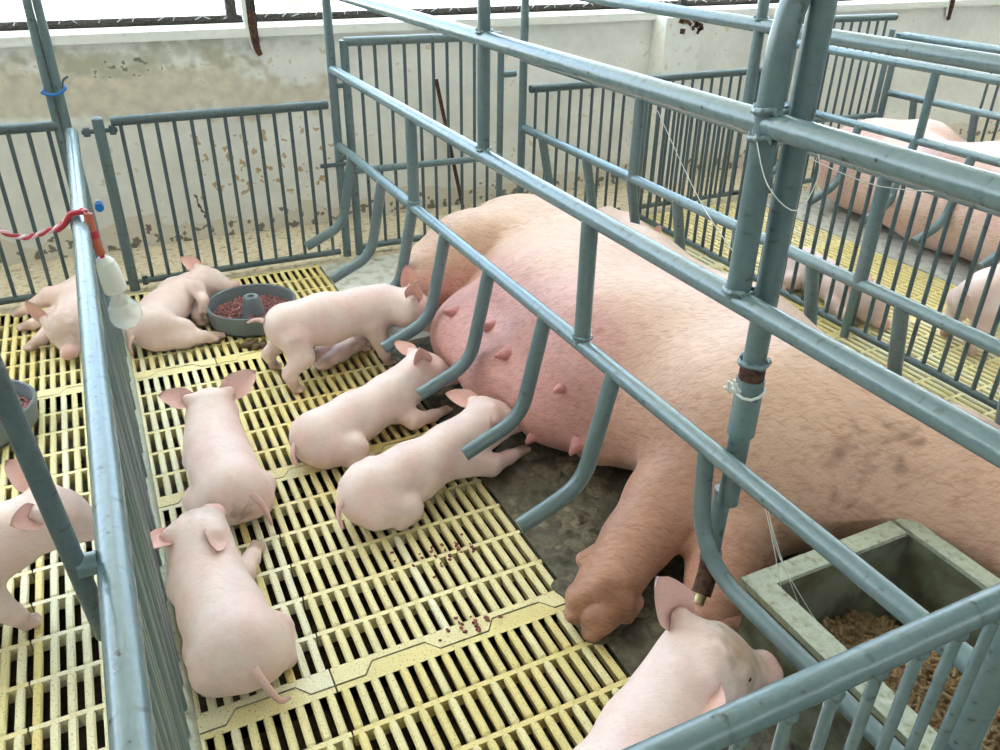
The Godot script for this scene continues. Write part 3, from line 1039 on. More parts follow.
# ------------------------------------------------------------------ animals
func sows() -> void:
	var tan_ := lin(228, 194, 172)
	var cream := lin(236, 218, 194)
	var pink := lin(222, 164, 164)
	var leg := lin(198, 148, 126)
	var at := Vector3(1.05, 0, -1.5)
	var t := thing("sow", "huge tan-pink sow lying on her side inside the tubular crate", "sow", at)
	var bf := Buf.new()
	bf.base = at
	var pr := []
	# trunk
	pr.append_array(chain([[1.17, 0.215, -2.20, 0.195], [1.215, 0.215, -1.75, 0.20], [1.215, 0.215, -1.3, 0.205], [1.17, 0.22, -0.98, 0.21]], 0.08))
	pr.append_array(chain([[1.05, 0.20, -2.0, 0.15], [0.985, 0.22, -1.66, 0.20], [0.985, 0.225, -1.4, 0.20], [1.06, 0.22, -1.05, 0.19]], 0.10))
	# hips
	pr.append(cap(Vector3(1.11, 0.225, -2.16), 0.20, Vector3(1.03, 0.235, -2.12), 0.17, 0.08))
	# shoulder
	pr.append(cap(Vector3(1.08, 0.23, -1.02), 0.205, Vector3(1.12, 0.21, -0.91), 0.185, 0.08))
	# udder along the belly
	pr.append_array(chain([[0.90, 0.12, -1.98, 0.09], [0.825, 0.135, -1.78, 0.13], [0.825, 0.13, -1.58, 0.13], [0.88, 0.13, -1.4, 0.12], [0.97, 0.14, -1.24, 0.11]], 0.07))
	for q: Array in [[0.225, -1.765, 0.055], [0.25, -1.61, 0.055], [0.245, -1.50, 0.062], [0.25, -1.30, 0.078], [0.10, -1.38, 0.07], [0.10, -1.24, 0.065], [0.09, -1.60, 0.075], [0.09, -1.78, 0.075]]:
		var bx: float = 0.80 + q[2] - 0.045 + 0.10 * smoothstep(-1.45, -1.15, q[1])
		if q[0] < 0.2:
			bx -= 0.045
		pr.append(cap(Vector3(bx + 0.03, q[0], q[1]), q[2], Vector3(bx, q[0] - 0.005, q[1]), q[2] * 0.75, 0.03))
	# hind leg drawn up
	pr.append_array(chain([[1.10, 0.265, -2.15, 0.165], [0.95, 0.27, -2.12, 0.155], [0.81, 0.215, -2.085, 0.125]], 0.014))
	pr.append_array(chain([[0.86, 0.17, -2.13, 0.09], [0.87, 0.08, -2.28, 0.055], [0.84, 0.05, -2.36, 0.042]], 0.03))
	# upper front leg
	pr.append_array(chain([[1.05, 0.22, -1.0, 0.15], [0.94, 0.17, -1.005, 0.10], [0.85, 0.125, -0.985, 0.078], [0.755, 0.085, -0.945, 0.06], [0.68, 0.062, -0.905, 0.050], [0.635, 0.055, -0.88, 0.05]], 0.04))
	var feet := []
	feet.append_array(chain([[0.72, 0.078, -0.925, 0.054], [0.665, 0.066, -0.895, 0.050], [0.64, 0.062, -0.88, 0.047]], 0.02))
	feet.append_array(chain([[0.645, 0.066, -0.892, 0.038], [0.605, 0.056, -0.882, 0.033], [0.582, 0.036, -0.872, 0.02]], 0.008))
	feet.append_array(chain([[0.65, 0.052, -0.855, 0.038], [0.612, 0.042, -0.842, 0.032], [0.592, 0.024, -0.83, 0.019]], 0.008))
	feet.append(cap(Vector3(0.675, 0.085, -0.945), 0.024, Vector3(0.642, 0.085, -0.945), 0.017, 0.008))
	feet.append(cap(Vector3(0.69, 0.035, -0.855), 0.022, Vector3(0.665, 0.028, -0.835), 0.016, 0.008))
	# lower front leg
	pr.append_array(chain([[1.06, 0.13, -0.92, 0.13], [0.965, 0.105, -0.89, 0.085], [0.89, 0.075, -0.845, 0.062], [0.835, 0.06, -0.80, 0.05], [0.81, 0.055, -0.775, 0.048]], 0.04))
	feet.append_array(chain([[0.86, 0.068, -0.82, 0.053], [0.82, 0.06, -0.785, 0.048]], 0.02))
	feet.append_array(chain([[0.812, 0.058, -0.79, 0.036], [0.785, 0.046, -0.772, 0.032], [0.765, 0.03, -0.76, 0.02]], 0.008))
	feet.append_array(chain([[0.83, 0.048, -0.765, 0.036], [0.808, 0.038, -0.742, 0.032], [0.79, 0.024, -0.728, 0.019]], 0.008))
	feet.append(cap(Vector3(0.825, 0.098, -0.815), 0.022, Vector3(0.802, 0.094, -0.80), 0.016, 0.008))
	# neck and head
	pr.append_array(chain([[1.14, 0.21, -0.95, 0.185], [1.28, 0.20, -0.77, 0.16], [1.345, 0.185, -0.55, 0.145]], 0.07))
	pr.append_array(chain([[1.345, 0.18, -0.52, 0.14], [1.35, 0.15, -0.36, 0.115], [1.345, 0.12, -0.21, 0.068], [1.34, 0.11, -0.13, 0.06]], 0.04))
	var paint := func(p: Vector3, n: Vector3) -> Color:
		var a := noise.get_noise_3dv(p * 60.0)
		var b := noise.get_noise_3dv(p * 400.0)
		var c := tan_.lerp(cream, clampf(smoothstep(1.12, 1.36, p.x + a * 0.12), 0.0, 1.0) * 0.4)  # cream back: the brighter light up there is painted into the skin colour
		c = c.lerp(pink, smoothstep(1.0, 0.80, p.x + a * 0.06) * smoothstep(-1.02, -1.25, p.z + a * 0.1) * smoothstep(-2.02, -1.92, p.z + a * 0.03) * 0.8)
		c = c.lerp(leg, smoothstep(0.98, 0.80, p.x) * smoothstep(-1.22, -1.02, p.z + a * 0.05) * 0.85)
		c = c.lerp(lin(198, 148, 128), smoothstep(-0.95, -0.75, p.z + a * 0.25) * 0.3)  # browner shoulder and neck, with some of their shade painted in
		# muddy hair behind the shoulder and on the neck
		var w := (p - Vector3(1.11, 0.34, -0.76)) * Vector3(1.0, 0.7, 2.6)
		var d := w.length() + b * 0.16
		c = c.lerp(lin(96, 70, 54), smoothstep(0.14, 0.03, d) * 0.55 * clampf(0.35 + 3.0 * noise.get_noise_3d(p.x * 260.0, p.y * 260.0, p.z * 900.0), 0.0, 1.0))
		d = p.distance_to(Vector3(0.63, 0.05, -0.865))
		c = c.lerp(lin(150, 100, 66), smoothstep(0.08, 0.04, d + b * 0.02) * 0.6)
		d = p.distance_to(Vector3(0.585, 0.02, -0.845))
		c = c.lerp(lin(92, 62, 46), smoothstep(0.04, 0.015, d) * 0.7)
		if b > 0.46:
			c = c.lerp(lin(150, 104, 82), 0.3)
		return c * (1.0 + b * 0.10 + a * 0.07)
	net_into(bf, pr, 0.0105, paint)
	net_into(bf, feet, 0.0045, paint)
	# ears, out of the picture but part of her
	ear_into(bf, Vector3(1.32, 0.28, -0.43), Vector3(1.25, 0.31, -0.27), Vector3(-0.5, 0.3, 0.3), 0.07, pink, tan_, 0.03)
	ear_into(bf, Vector3(1.41, 0.19, -0.42), Vector3(1.47, 0.17, -0.26), Vector3(0.5, 0.3, 0.3), 0.07, pink, tan_, 0.03)
	tube_into(bf, curve([Vector3(1.22, 0.26, -2.38), Vector3(1.25, 0.20, -2.44), Vector3(1.23, 0.12, -2.45), Vector3(1.26, 0.06, -2.44)]), 0.014, 0.006, 8, tan_, tan_)
	# a lying body sags a little flatter than it is deep
	for k in bf.v.size():
		var q := bf.v[k]
		q.y *= 0.86 - 0.075 * smoothstep(-0.25, -0.75, q.z)
		bf.v[k] = q
		bf.n[k] = (bf.n[k] * Vector3(1, 1.16, 1)).normalized()
	# teats stand on the skin where it bulges
	var skin_points := bf.v.duplicate()
	for q: Array in [[0.19, -1.765, -0.9, 0.3, 0.1], [0.225, -1.60, -0.9, 0.3, 0.1], [0.205, -1.50, -0.9, 0.15, 0.2], [0.215, -1.295, -0.88, 0.1, 0.3], [0.075, -1.365, -0.85, -0.25, 0.35], [0.085, -1.235, -0.8, -0.3, 0.4], [0.08, -1.60, -0.85, -0.3, 0.2]]:
		var dir := Vector3(q[2], q[3], q[4]).normalized()
		var a0 := Vector3(1.0, q[0] - dir.y / dir.x * -0.22, q[1] - dir.z / dir.x * -0.22) - at
		var best := -1e9
		for v in skin_points:
			var w := v - a0
			var along := w.dot(dir)
			if along > best and (w - dir * along).length_squared() < 0.0003:
				best = along
		var p0 := a0 + dir * best + at
		var tp := []
		tp.append(cap(p0 - dir * 0.022, 0.024, p0 + dir * 0.004, 0.010, 0.015))
		tp.append(cap(p0 + dir * 0.004, 0.009, p0 + dir * 0.019, 0.0058, 0.006))
		net_into(bf, tp, 0.0035, func(_p: Vector3, _n: Vector3) -> Color: return lin(214, 148, 148))
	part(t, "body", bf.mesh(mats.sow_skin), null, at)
	var at2 := Vector3(3.0, 0, -1.75)
	var t2 := thing("sow", "pink sow lying with her back to the barred divider in the next pen", "sow", at2)
	var bf2 := Buf.new()
	bf2.base = at2
	var pr2 := []
	for p: PackedFloat32Array in pr + feet:
		pr2.append(PackedFloat32Array([4.06 - p[0], p[1], p[2] - 0.22, p[3], 4.06 - p[4], p[5], p[6] - 0.22, p[7], p[8]]))
	var rosy := lin(232, 188, 180)
	var paint2 := func(p: Vector3, _n: Vector3) -> Color:
		var a := noise.get_noise_3dv(p * 60.0)
		var b := noise.get_noise_3dv(p * 400.0)
		return rosy.lerp(lin(240, 216, 206), clampf(0.5 + a, 0.0, 1.0)) * (1.0 + b * 0.06)
	net_into(bf2, pr2, 0.016, paint2)
	for k in bf2.v.size():
		var q := bf2.v[k]
		q.y *= 0.9
		bf2.v[k] = q
		bf2.n[k] = (bf2.n[k] * Vector3(1, 1.11, 1)).normalized()
	ear_into(bf2, Vector3(2.74, 0.27, -0.65), Vector3(2.81, 0.31, -0.49), Vector3(0.5, 0.3, 0.3), 0.07, pink, rosy, 0.03)
	ear_into(bf2, Vector3(2.65, 0.19, -0.64), Vector3(2.59, 0.17, -0.48), Vector3(-0.5, 0.3, 0.3), 0.07, pink, rosy, 0.03)
	part(t2, "body", bf2.mesh(mats.sow_skin), null, at2)

func leg_at(hip: Vector3, knee: Vector3, hock: Vector3, foot: Vector3, r := 0.036) -> Array:
	return [[hip.x, hip.y, hip.z, r], [knee.x, knee.y, knee.z, r * 0.72], [hock.x, hock.y, hock.z, 0.0155], [foot.x, foot.y, foot.z, 0.0125]]

func piglets() -> void:
	# ear fields: side, along d, along u, outward, length, facing d, facing u, facing out
	var up := Vector3.UP
	# standing at the udder
	piglet("piglet standing at the udder with its tail over the feed bowl",
		[[0.341, 0.152, -1.975, 0.060], [0.446, 0.146, -1.985, 0.066], [0.551, 0.15, -1.985, 0.060], [0.606, 0.165, -1.97, 0.050]],
		[[[0.351, 0.125, -1.935, 0.046], [0.358, 0.085, -1.912, 0.031], [0.316, 0.05, -1.893, 0.0165], [0.326, 0.012, -1.88, 0.0135]],
		[[0.351, 0.125, -2.015, 0.044], [0.331, 0.085, -2.03, 0.03], [0.291, 0.05, -2.03, 0.016], [0.301, 0.012, -2.03, 0.0135]],
		[[0.566, 0.12, -1.945, 0.038], [0.578, 0.075, -1.93, 0.022], [0.586, 0.04, -1.925, 0.0155], [0.596, 0.012, -1.925, 0.013]],
		[[0.566, 0.12, -2.02, 0.036], [0.556, 0.07, -2.03, 0.022], [0.546, 0.04, -2.03, 0.0155], [0.556, 0.012, -2.03, 0.013]]],
		Vector3(0.668, 0.163, -1.925), Vector3(0.85, -0.42, 0.25), up,
		[[1.0, -0.25, 0.85, 0.4, 0.072, -0.3, 0.1, 0.9], [-1.0, -0.5, 0.95, 0.2, 0.074, 0.2, 0.3, -0.9]],
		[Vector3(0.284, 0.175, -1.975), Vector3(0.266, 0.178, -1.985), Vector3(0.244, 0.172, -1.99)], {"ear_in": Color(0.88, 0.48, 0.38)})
	# lying piglets at the udder
	piglet("piglet lying flat on its belly at the udder below the standing one",
		[[0.305, 0.064, -1.555, 0.064], [0.41, 0.062, -1.605, 0.057], [0.51, 0.066, -1.65, 0.055], [0.565, 0.08, -1.675, 0.047]],
		[[[0.315, 0.05, -1.525, 0.048], [0.372, 0.04, -1.515, 0.034], [0.365, 0.018, -1.495, 0.016], [0.40, 0.012, -1.505, 0.012]],
		[[0.295, 0.05, -1.60, 0.045], [0.33, 0.03, -1.64, 0.028], [0.30, 0.016, -1.66, 0.014], [0.33, 0.012, -1.67, 0.012]],
		[[0.52, 0.05, -1.62, 0.034], [0.545, 0.03, -1.585, 0.022], [0.60, 0.018, -1.60, 0.014], [0.64, 0.012, -1.62, 0.012]],
		[[0.50, 0.05, -1.69, 0.034], [0.52, 0.03, -1.72, 0.022], [0.56, 0.018, -1.73, 0.014], [0.60, 0.012, -1.73, 0.012]]],
		Vector3(0.612, 0.092, -1.70), Vector3(0.95, -0.18, 0.02), up,
		[[1.0, -0.4, 0.8, 0.45, 0.068, -0.2, 0.2, 0.9], [-1.0, -0.6, 0.35, 0.75, 0.068, 0.0, 0.8, -0.4]],
		[Vector3(0.248, 0.075, -1.535), Vector3(0.238, 0.06, -1.515), Vector3(0.242, 0.04, -1.50)], {"brown": 0.1})
	piglet("piglet lying on its belly stretched towards the udder, one forefoot on the concrete",
		[[0.347, 0.066, -1.306, 0.066], [0.452, 0.064, -1.341, 0.060], [0.562, 0.068, -1.381, 0.056], [0.622, 0.08, -1.401, 0.047]],
		[[[0.352, 0.055, -1.266, 0.046], [0.412, 0.04, -1.261, 0.03], [0.392, 0.018, -1.251, 0.015], [0.422, 0.012, -1.261, 0.012]],
		[[0.357, 0.06, -1.356, 0.048], [0.382, 0.05, -1.396, 0.032], [0.352, 0.02, -1.406, 0.015], [0.382, 0.012, -1.416, 0.012]],
		[[0.582, 0.055, -1.346, 0.04], [0.632, 0.035, -1.331, 0.024], [0.692, 0.02, -1.361, 0.0155], [0.737, 0.013, -1.381, 0.013]],
		[[0.572, 0.05, -1.426, 0.034], [0.612, 0.03, -1.456, 0.022], [0.652, 0.018, -1.456, 0.014], [0.682, 0.012, -1.456, 0.012]]],
		Vector3(0.665, 0.092, -1.421), Vector3(0.95, -0.15, -0.1), up,
		[[1.0, -0.3, -0.3, 0.85, 0.05, 0.5, 0.3, 0.6], [-1.0, -0.8, 0.25, 0.65, 0.076, 0.0, 0.8, -0.5]],
		[Vector3(0.284, 0.08, -1.291), Vector3(0.272, 0.065, -1.271), Vector3(0.274, 0.035, -1.258)], {"brown": 0.1})
	# facing away
	piglet("pale piglet resting with its back turned, big ears spread towards the feed bowl",
		[[0.095, 0.072, -1.425, 0.070], [0.09, 0.074, -1.51, 0.063], [0.088, 0.084, -1.59, 0.059], [0.092, 0.098, -1.635, 0.05]],
		[[[0.13, 0.05, -1.42, 0.046], [0.155, 0.035, -1.47, 0.03], [0.15, 0.016, -1.42, 0.014], [0.155, 0.012, -1.45, 0.012]],
		[[0.06, 0.05, -1.42, 0.046], [0.03, 0.035, -1.47, 0.03], [0.03, 0.016, -1.42, 0.014], [0.03, 0.012, -1.45, 0.012]],
		[[0.13, 0.06, -1.58, 0.034], [0.14, 0.035, -1.62, 0.022], [0.14, 0.018, -1.66, 0.014], [0.14, 0.012, -1.69, 0.012]],
		[[0.05, 0.06, -1.58, 0.034], [0.04, 0.035, -1.62, 0.022], [0.045, 0.018, -1.66, 0.014], [0.045, 0.012, -1.69, 0.012]]],
		Vector3(0.10, 0.118, -1.68), Vector3(0.05, -0.45, -1.0), up,
		[[1.0, 0.1, 0.55, 0.9, 0.088, -0.8, 0.5, 0.2], [-1.0, 0.0, 0.45, 0.95, 0.074, -0.8, 0.6, 0.2]],
		[Vector3(0.125, 0.10, -1.362), Vector3(0.14, 0.075, -1.348), Vector3(0.148, 0.045, -1.345), Vector3(0.152, 0.02, -1.35)],
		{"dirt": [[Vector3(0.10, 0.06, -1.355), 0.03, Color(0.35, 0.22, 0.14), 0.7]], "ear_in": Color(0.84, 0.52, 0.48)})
	# nuzzling
	piglet("plump piglet lying nose against the resting piglet's rump, tail down on the slats",
		[[0.036, 0.072, -1.005, 0.073], [0.020, 0.070, -1.10, 0.063], [0.012, 0.077, -1.175, 0.057], [0.01, 0.09, -1.215, 0.049]],
		[[[0.065, 0.05, -1.0, 0.048], [0.092, 0.04, -1.04, 0.034], [0.102, 0.018, -1.0, 0.015], [0.106, 0.012, -1.04, 0.012]],
		[[-0.005, 0.05, -1.0, 0.046], [-0.02, 0.04, -1.05, 0.03], [-0.022, 0.018, -1.0, 0.015], [-0.022, 0.012, -1.03, 0.012]],
		[[0.04, 0.06, -1.185, 0.036], [0.07, 0.035, -1.215, 0.023], [0.095, 0.02, -1.265, 0.0155], [0.11, 0.013, -1.30, 0.0135]],
		[[-0.025, 0.06, -1.19, 0.034], [-0.028, 0.035, -1.22, 0.022], [-0.024, 0.018, -1.27, 0.014], [-0.022, 0.012, -1.30, 0.012]]],
		Vector3(0.012, 0.110, -1.25), Vector3(0.36, 0.06, -0.9), up,
		[[1.0, -0.85, 0.3, 0.4, 0.066, -0.3, 0.6, 0.6], [-1.0, -0.75, 0.35, 0.6, 0.066, -0.4, 0.8, 0.2]],
		[Vector3(0.045, 0.09, -0.935), Vector3(0.06, 0.055, -0.918), Vector3(0.075, 0.02, -0.918), Vector3(0.09, 0.012, -0.925)], {"brown": 0.35})
	# asleep beside the bowl
	piglet("piglet asleep on its side with a foreleg against the grey feed bowl",
		[[0.015, 0.065, -2.31, 0.064], [0.06, 0.062, -2.40, 0.060], [0.115, 0.062, -2.50, 0.056], [0.16, 0.058, -2.555, 0.046]],
		[[[0.04, 0.075, -2.29, 0.046], [0.105, 0.05, -2.285, 0.026], [0.14, 0.025, -2.265, 0.0155], [0.17, 0.016, -2.255, 0.0125]],
		[[0.03, 0.04, -2.28, 0.042], [0.10, 0.028, -2.26, 0.024], [0.15, 0.018, -2.28, 0.015], [0.19, 0.014, -2.275, 0.0125]],
		[[0.135, 0.09, -2.49, 0.036], [0.17, 0.10, -2.45, 0.023], [0.178, 0.075, -2.41, 0.0155], [0.172, 0.06, -2.385, 0.0135]],
		[[0.14, 0.04, -2.48, 0.034], [0.165, 0.03, -2.46, 0.022], [0.155, 0.018, -2.42, 0.015], [0.16, 0.014, -2.39, 0.012]]],
		Vector3(0.205, 0.055, -2.59), Vector3(0.95, -0.1, 0.1), Vector3(-0.1, 0.35, -0.9),
		[[1.0, -0.75, 0.35, 0.5, 0.07, 0.2, -0.4, 0.9]],
		[Vector3(-0.03, 0.065, -2.262), Vector3(-0.045, 0.045, -2.25), Vector3(-0.043, 0.02, -2.245)], {"brown": 0.15})
	# beyond the bulb divider, asleep
	piglet("sleeping piglet with one pricked ear behind the light bulb divider rail",
		[[-0.15, 0.066, -2.62, 0.062], [-0.155, 0.066, -2.54, 0.058], [-0.165, 0.066, -2.46, 0.054], [-0.18, 0.064, -2.42, 0.046]],
		[[[-0.18, 0.08, -2.60, 0.042], [-0.24, 0.075, -2.63, 0.026], [-0.30, 0.045, -2.64, 0.0165], [-0.335, 0.03, -2.645, 0.0135]],
		[[-0.18, 0.04, -2.58, 0.042], [-0.24, 0.03, -2.58, 0.024], [-0.29, 0.02, -2.57, 0.0165], [-0.32, 0.015, -2.57, 0.0135]],
		[[-0.19, 0.055, -2.46, 0.036], [-0.24, 0.04, -2.47, 0.023], [-0.27, 0.026, -2.44, 0.0165], [-0.30, 0.016, -2.42, 0.0145]]],
		Vector3(-0.198, 0.072, -2.385), Vector3(-0.1, -0.25, 0.95), Vector3(-0.35, 0.85, 0.1),
		[[1.0, -0.35, 1.0, 0.35, 0.08, 0.6, 0.1, 0.3]],
		[Vector3(-0.12, 0.06, -2.68), Vector3(-0.10, 0.04, -2.69)], {"brown": 0.6})
	# beyond the bulb divider, standing
	piglet("piglet standing behind the dark leaning pole, snout towards the rail",
		[[-0.56, 0.155, -1.31, 0.062], [-0.45, 0.150, -1.31, 0.067], [-0.34, 0.155, -1.31, 0.062], [-0.28, 0.175, -1.31, 0.052]],
		[[[-0.34, 0.12, -1.275, 0.04], [-0.32, 0.07, -1.27, 0.023], [-0.305, 0.04, -1.275, 0.0165], [-0.29, 0.013, -1.275, 0.0145]],
		[[-0.34, 0.12, -1.345, 0.038], [-0.39, 0.07, -1.35, 0.023], [-0.385, 0.04, -1.35, 0.0165], [-0.37, 0.013, -1.35, 0.0145]],
		[[-0.6, 0.12, -1.27, 0.046], [-0.59, 0.08, -1.26, 0.03], [-0.63, 0.05, -1.25, 0.0165], [-0.62, 0.013, -1.25, 0.0145]],
		[[-0.6, 0.12, -1.35, 0.046], [-0.60, 0.08, -1.36, 0.03], [-0.64, 0.05, -1.37, 0.0165], [-0.63, 0.013, -1.37, 0.0145]]],
		Vector3(-0.215, 0.198, -1.31), Vector3(0.95, -0.32, 0.0), up,
		[[1.0, -0.5, 0.3, 0.75, 0.066, 0.0, 0.6, 0.7], [-1.0, -0.75, 0.55, 0.5, 0.078, 0.2, 0.6, -0.5]],
		[Vector3(-0.66, 0.18, -1.31), Vector3(-0.69, 0.18, -1.31)], {"brown": 0.2})
	# at the near gate
	piglet("piglet with a tall pricked ear standing snout up to the feed trough",
		[[0.30, 0.160, -0.435, 0.066], [0.385, 0.165, -0.47, 0.070], [0.48, 0.178, -0.52, 0.064], [0.54, 0.198, -0.55, 0.054]],
		[[[0.50, 0.13, -0.485, 0.04], [0.51, 0.08, -0.47, 0.024], [0.51, 0.045, -0.47, 0.0165], [0.52, 0.013, -0.48, 0.0145]],
		[[0.46, 0.13, -0.555, 0.04], [0.46, 0.08, -0.57, 0.024], [0.46, 0.045, -0.57, 0.0165], [0.47, 0.013, -0.58, 0.0145]],
		[[0.33, 0.13, -0.40, 0.048], [0.345, 0.085, -0.39, 0.032], [0.31, 0.05, -0.37, 0.017], [0.32, 0.013, -0.375, 0.0145]],
		[[0.28, 0.13, -0.475, 0.048], [0.29, 0.085, -0.49, 0.032], [0.25, 0.05, -0.475, 0.017], [0.26, 0.013, -0.48, 0.0145]]],
		Vector3(0.59, 0.212, -0.572), Vector3(0.93, -0.1, 0.22), up,
		[[1.0, -0.5, -0.12, 0.85, 0.078, -0.3, 0.9, 0.1, 0.012], [-1.0, -0.6, 1.0, 0.1, 0.09, 0.3, 0.2, -0.9, 0.0]],
		[Vector3(0.245, 0.185, -0.41), Vector3(0.22, 0.185, -0.40)],
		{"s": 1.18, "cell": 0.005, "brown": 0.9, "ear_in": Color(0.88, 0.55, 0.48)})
	# behind the sow
	piglet("small white piglet curled up behind the sow's back by the thin bars",
		[[1.71, 0.064, -2.56, 0.062], [1.73, 0.062, -2.47, 0.058], [1.72, 0.062, -2.38, 0.054], [1.71, 0.066, -2.33, 0.046]],
		[[[1.68, 0.04, -2.55, 0.042], [1.64, 0.03, -2.52, 0.026], [1.62, 0.02, -2.50, 0.015], [1.61, 0.014, -2.47, 0.012]],
		[[1.68, 0.04, -2.38, 0.034], [1.65, 0.03, -2.35, 0.022], [1.63, 0.02, -2.33, 0.015], [1.62, 0.014, -2.31, 0.012]]],
		Vector3(1.69, 0.066, -2.28), Vector3(-0.3, -0.2, 0.9), up,
		[[1.0, -0.6, 0.4, 0.7, 0.06, 0.3, 0.5, 0.6], [-1.0, -0.6, 0.4, 0.7, 0.06, 0.3, 0.5, 0.6]],
		[Vector3(1.70, 0.07, -2.62), Vector3(1.71, 0.05, -2.64)], {"cell": 0.008})
	# next pen
	piglet("piglet asleep on the slats just behind the thin barred divider",
		[[2.09, 0.064, -1.90, 0.062], [2.075, 0.062, -1.80, 0.058], [2.06, 0.062, -1.70, 0.055], [2.055, 0.062, -1.65, 0.047]],
		[[[2.06, 0.05, -1.89, 0.044], [2.01, 0.035, -1.86, 0.028], [1.99, 0.02, -1.90, 0.015], [1.985, 0.014, -1.87, 0.012]],
		[[2.03, 0.05, -1.69, 0.036], [1.99, 0.035, -1.66, 0.022], [1.985, 0.02, -1.61, 0.015], [1.985, 0.014, -1.58, 0.012]]],
		Vector3(2.05, 0.068, -1.595), Vector3(0.05, -0.3, 0.95), up,
		[[1.0, -0.8, 0.3, 0.5, 0.06, 0.2, 0.5, 0.6], [-1.0, -0.8, 0.3, 0.5, 0.06, 0.2, 0.5, 0.6]],
		[Vector3(2.10, 0.07, -1.96), Vector3(2.11, 0.05, -1.98)], {"cell": 0.007})
	piglet("white piglet standing before the pink sow behind the thin barred divider",
		[[2.20, 0.15, -1.345, 0.061], [2.29, 0.148, -1.36, 0.066], [2.40, 0.155, -1.375, 0.06], [2.45, 0.175, -1.385, 0.05]],
		[[[2.20, 0.12, -1.305, 0.045], [2.19, 0.08, -1.295, 0.03], [2.145, 0.05, -1.29, 0.016], [2.15, 0.012, -1.285, 0.0135]],
		[[2.21, 0.12, -1.39, 0.045], [2.22, 0.08, -1.40, 0.03], [2.185, 0.05, -1.40, 0.016], [2.19, 0.012, -1.40, 0.0135]],
		[[2.41, 0.12, -1.34, 0.038], [2.42, 0.075, -1.33, 0.022], [2.42, 0.04, -1.33, 0.0155], [2.43, 0.012, -1.33, 0.013]],
		[[2.41, 0.12, -1.41, 0.038], [2.42, 0.075, -1.42, 0.022], [2.42, 0.04, -1.42, 0.0155], [2.43, 0.012, -1.42, 0.013]]],
		Vector3(2.505, 0.195, -1.395), Vector3(0.9, -0.3, -0.1), up,
		[[1.0, -0.6, 0.5, 0.6, 0.066, 0.3, 0.3, 0.8], [-1.0, -0.7, 0.75, 0.4, 0.07, 0.6, 0.2, 0.2]],
		[Vector3(2.14, 0.17, -1.34), Vector3(2.12, 0.15, -1.335)], {"cell": 0.007})
	# mostly hidden behind the standing one
	piglet("piglet lying on its side in the shade behind the standing suckler, muddy feet showing",
		[[0.645, 0.056, -2.17, 0.056], [0.585, 0.054, -2.17, 0.054], [0.525, 0.052, -2.17, 0.050], [0.485, 0.05, -2.17, 0.043]],
		[[[0.615, 0.06, -2.14, 0.04], [0.545, 0.05, -2.09, 0.026], [0.455, 0.04, -2.03, 0.0185], [0.405, 0.035, -1.995, 0.0165]],
		[[0.615, 0.035, -2.12, 0.04], [0.565, 0.03, -2.06, 0.03], [0.485, 0.026, -2.0, 0.021], [0.425, 0.02, -1.965, 0.017]]],
		Vector3(0.445, 0.05, -2.165), Vector3(-0.95, -0.1, 0.05), Vector3(0.1, 0.3, -0.9),
		[[1.0, -0.6, 0.4, 0.5, 0.06, 0.3, 0.1, 0.9]],
		[Vector3(0.695, 0.05, -2.18), Vector3(0.715, 0.03, -2.19)], {"cell": 0.007})

# ------------------------------------------------------------------ trough, bowls, bulb
func plate(parent: Node3D, called: String, q: Array, thick: float, m: Material) -> void:
	# a sheet through four corners (any order round), given a thickness
	var a: Vector3 = q[0]
	var b: Vector3 = q[1]
	var c: Vector3 = q[2]
	var d: Vector3 = q[3]
	var n := (b - a).cross(d - a).normalized() * thick * 0.5
	var st := SurfaceTool.new()
	st.begin(Mesh.PRIMITIVE_TRIANGLES)
	st.set_smooth_group(-1)
	var o := a
	var top := [a + n - o, b + n - o, c + n - o, d + n - o]
	var bot := [a - n - o, b - n - o, c - n - o, d - n - o]
	for v in [top[0], top[2], top[1], top[0], top[3], top[2], bot[0], bot[1], bot[2], bot[0], bot[2], bot[3]]:
		st.add_vertex(v)
	for k in 4:
		var j := (k + 1) % 4
		for v in [top[k], top[j], bot[j], top[k], bot[j], bot[k]]:
			st.add_vertex(v)
	st.generate_normals()
	part(parent, called, st.commit(), m, o)

func scatter(called: String, label: String, category: String, mesh: Mesh, m: Material, at: Vector3, xf: Array, cols: Array) -> void:
	var mm := MultiMesh.new()
	mm.transform_format = MultiMesh.TRANSFORM_3D
	mm.use_colors = true
	mm.mesh = mesh
	mm.instance_count = xf.size()
	for k in xf.size():
		mm.set_instance_transform(k, xf[k])
		mm.set_instance_color(k, cols[k])
	var o := MultiMeshInstance3D.new()
	o.name = numbered(called)
	o.multimesh = mm
	o.material_override = m
	o.position = at
	o.set_meta("label", label)
	o.set_meta("category", category)
	o.set_meta("kind", "stuff")
	add_child(o)

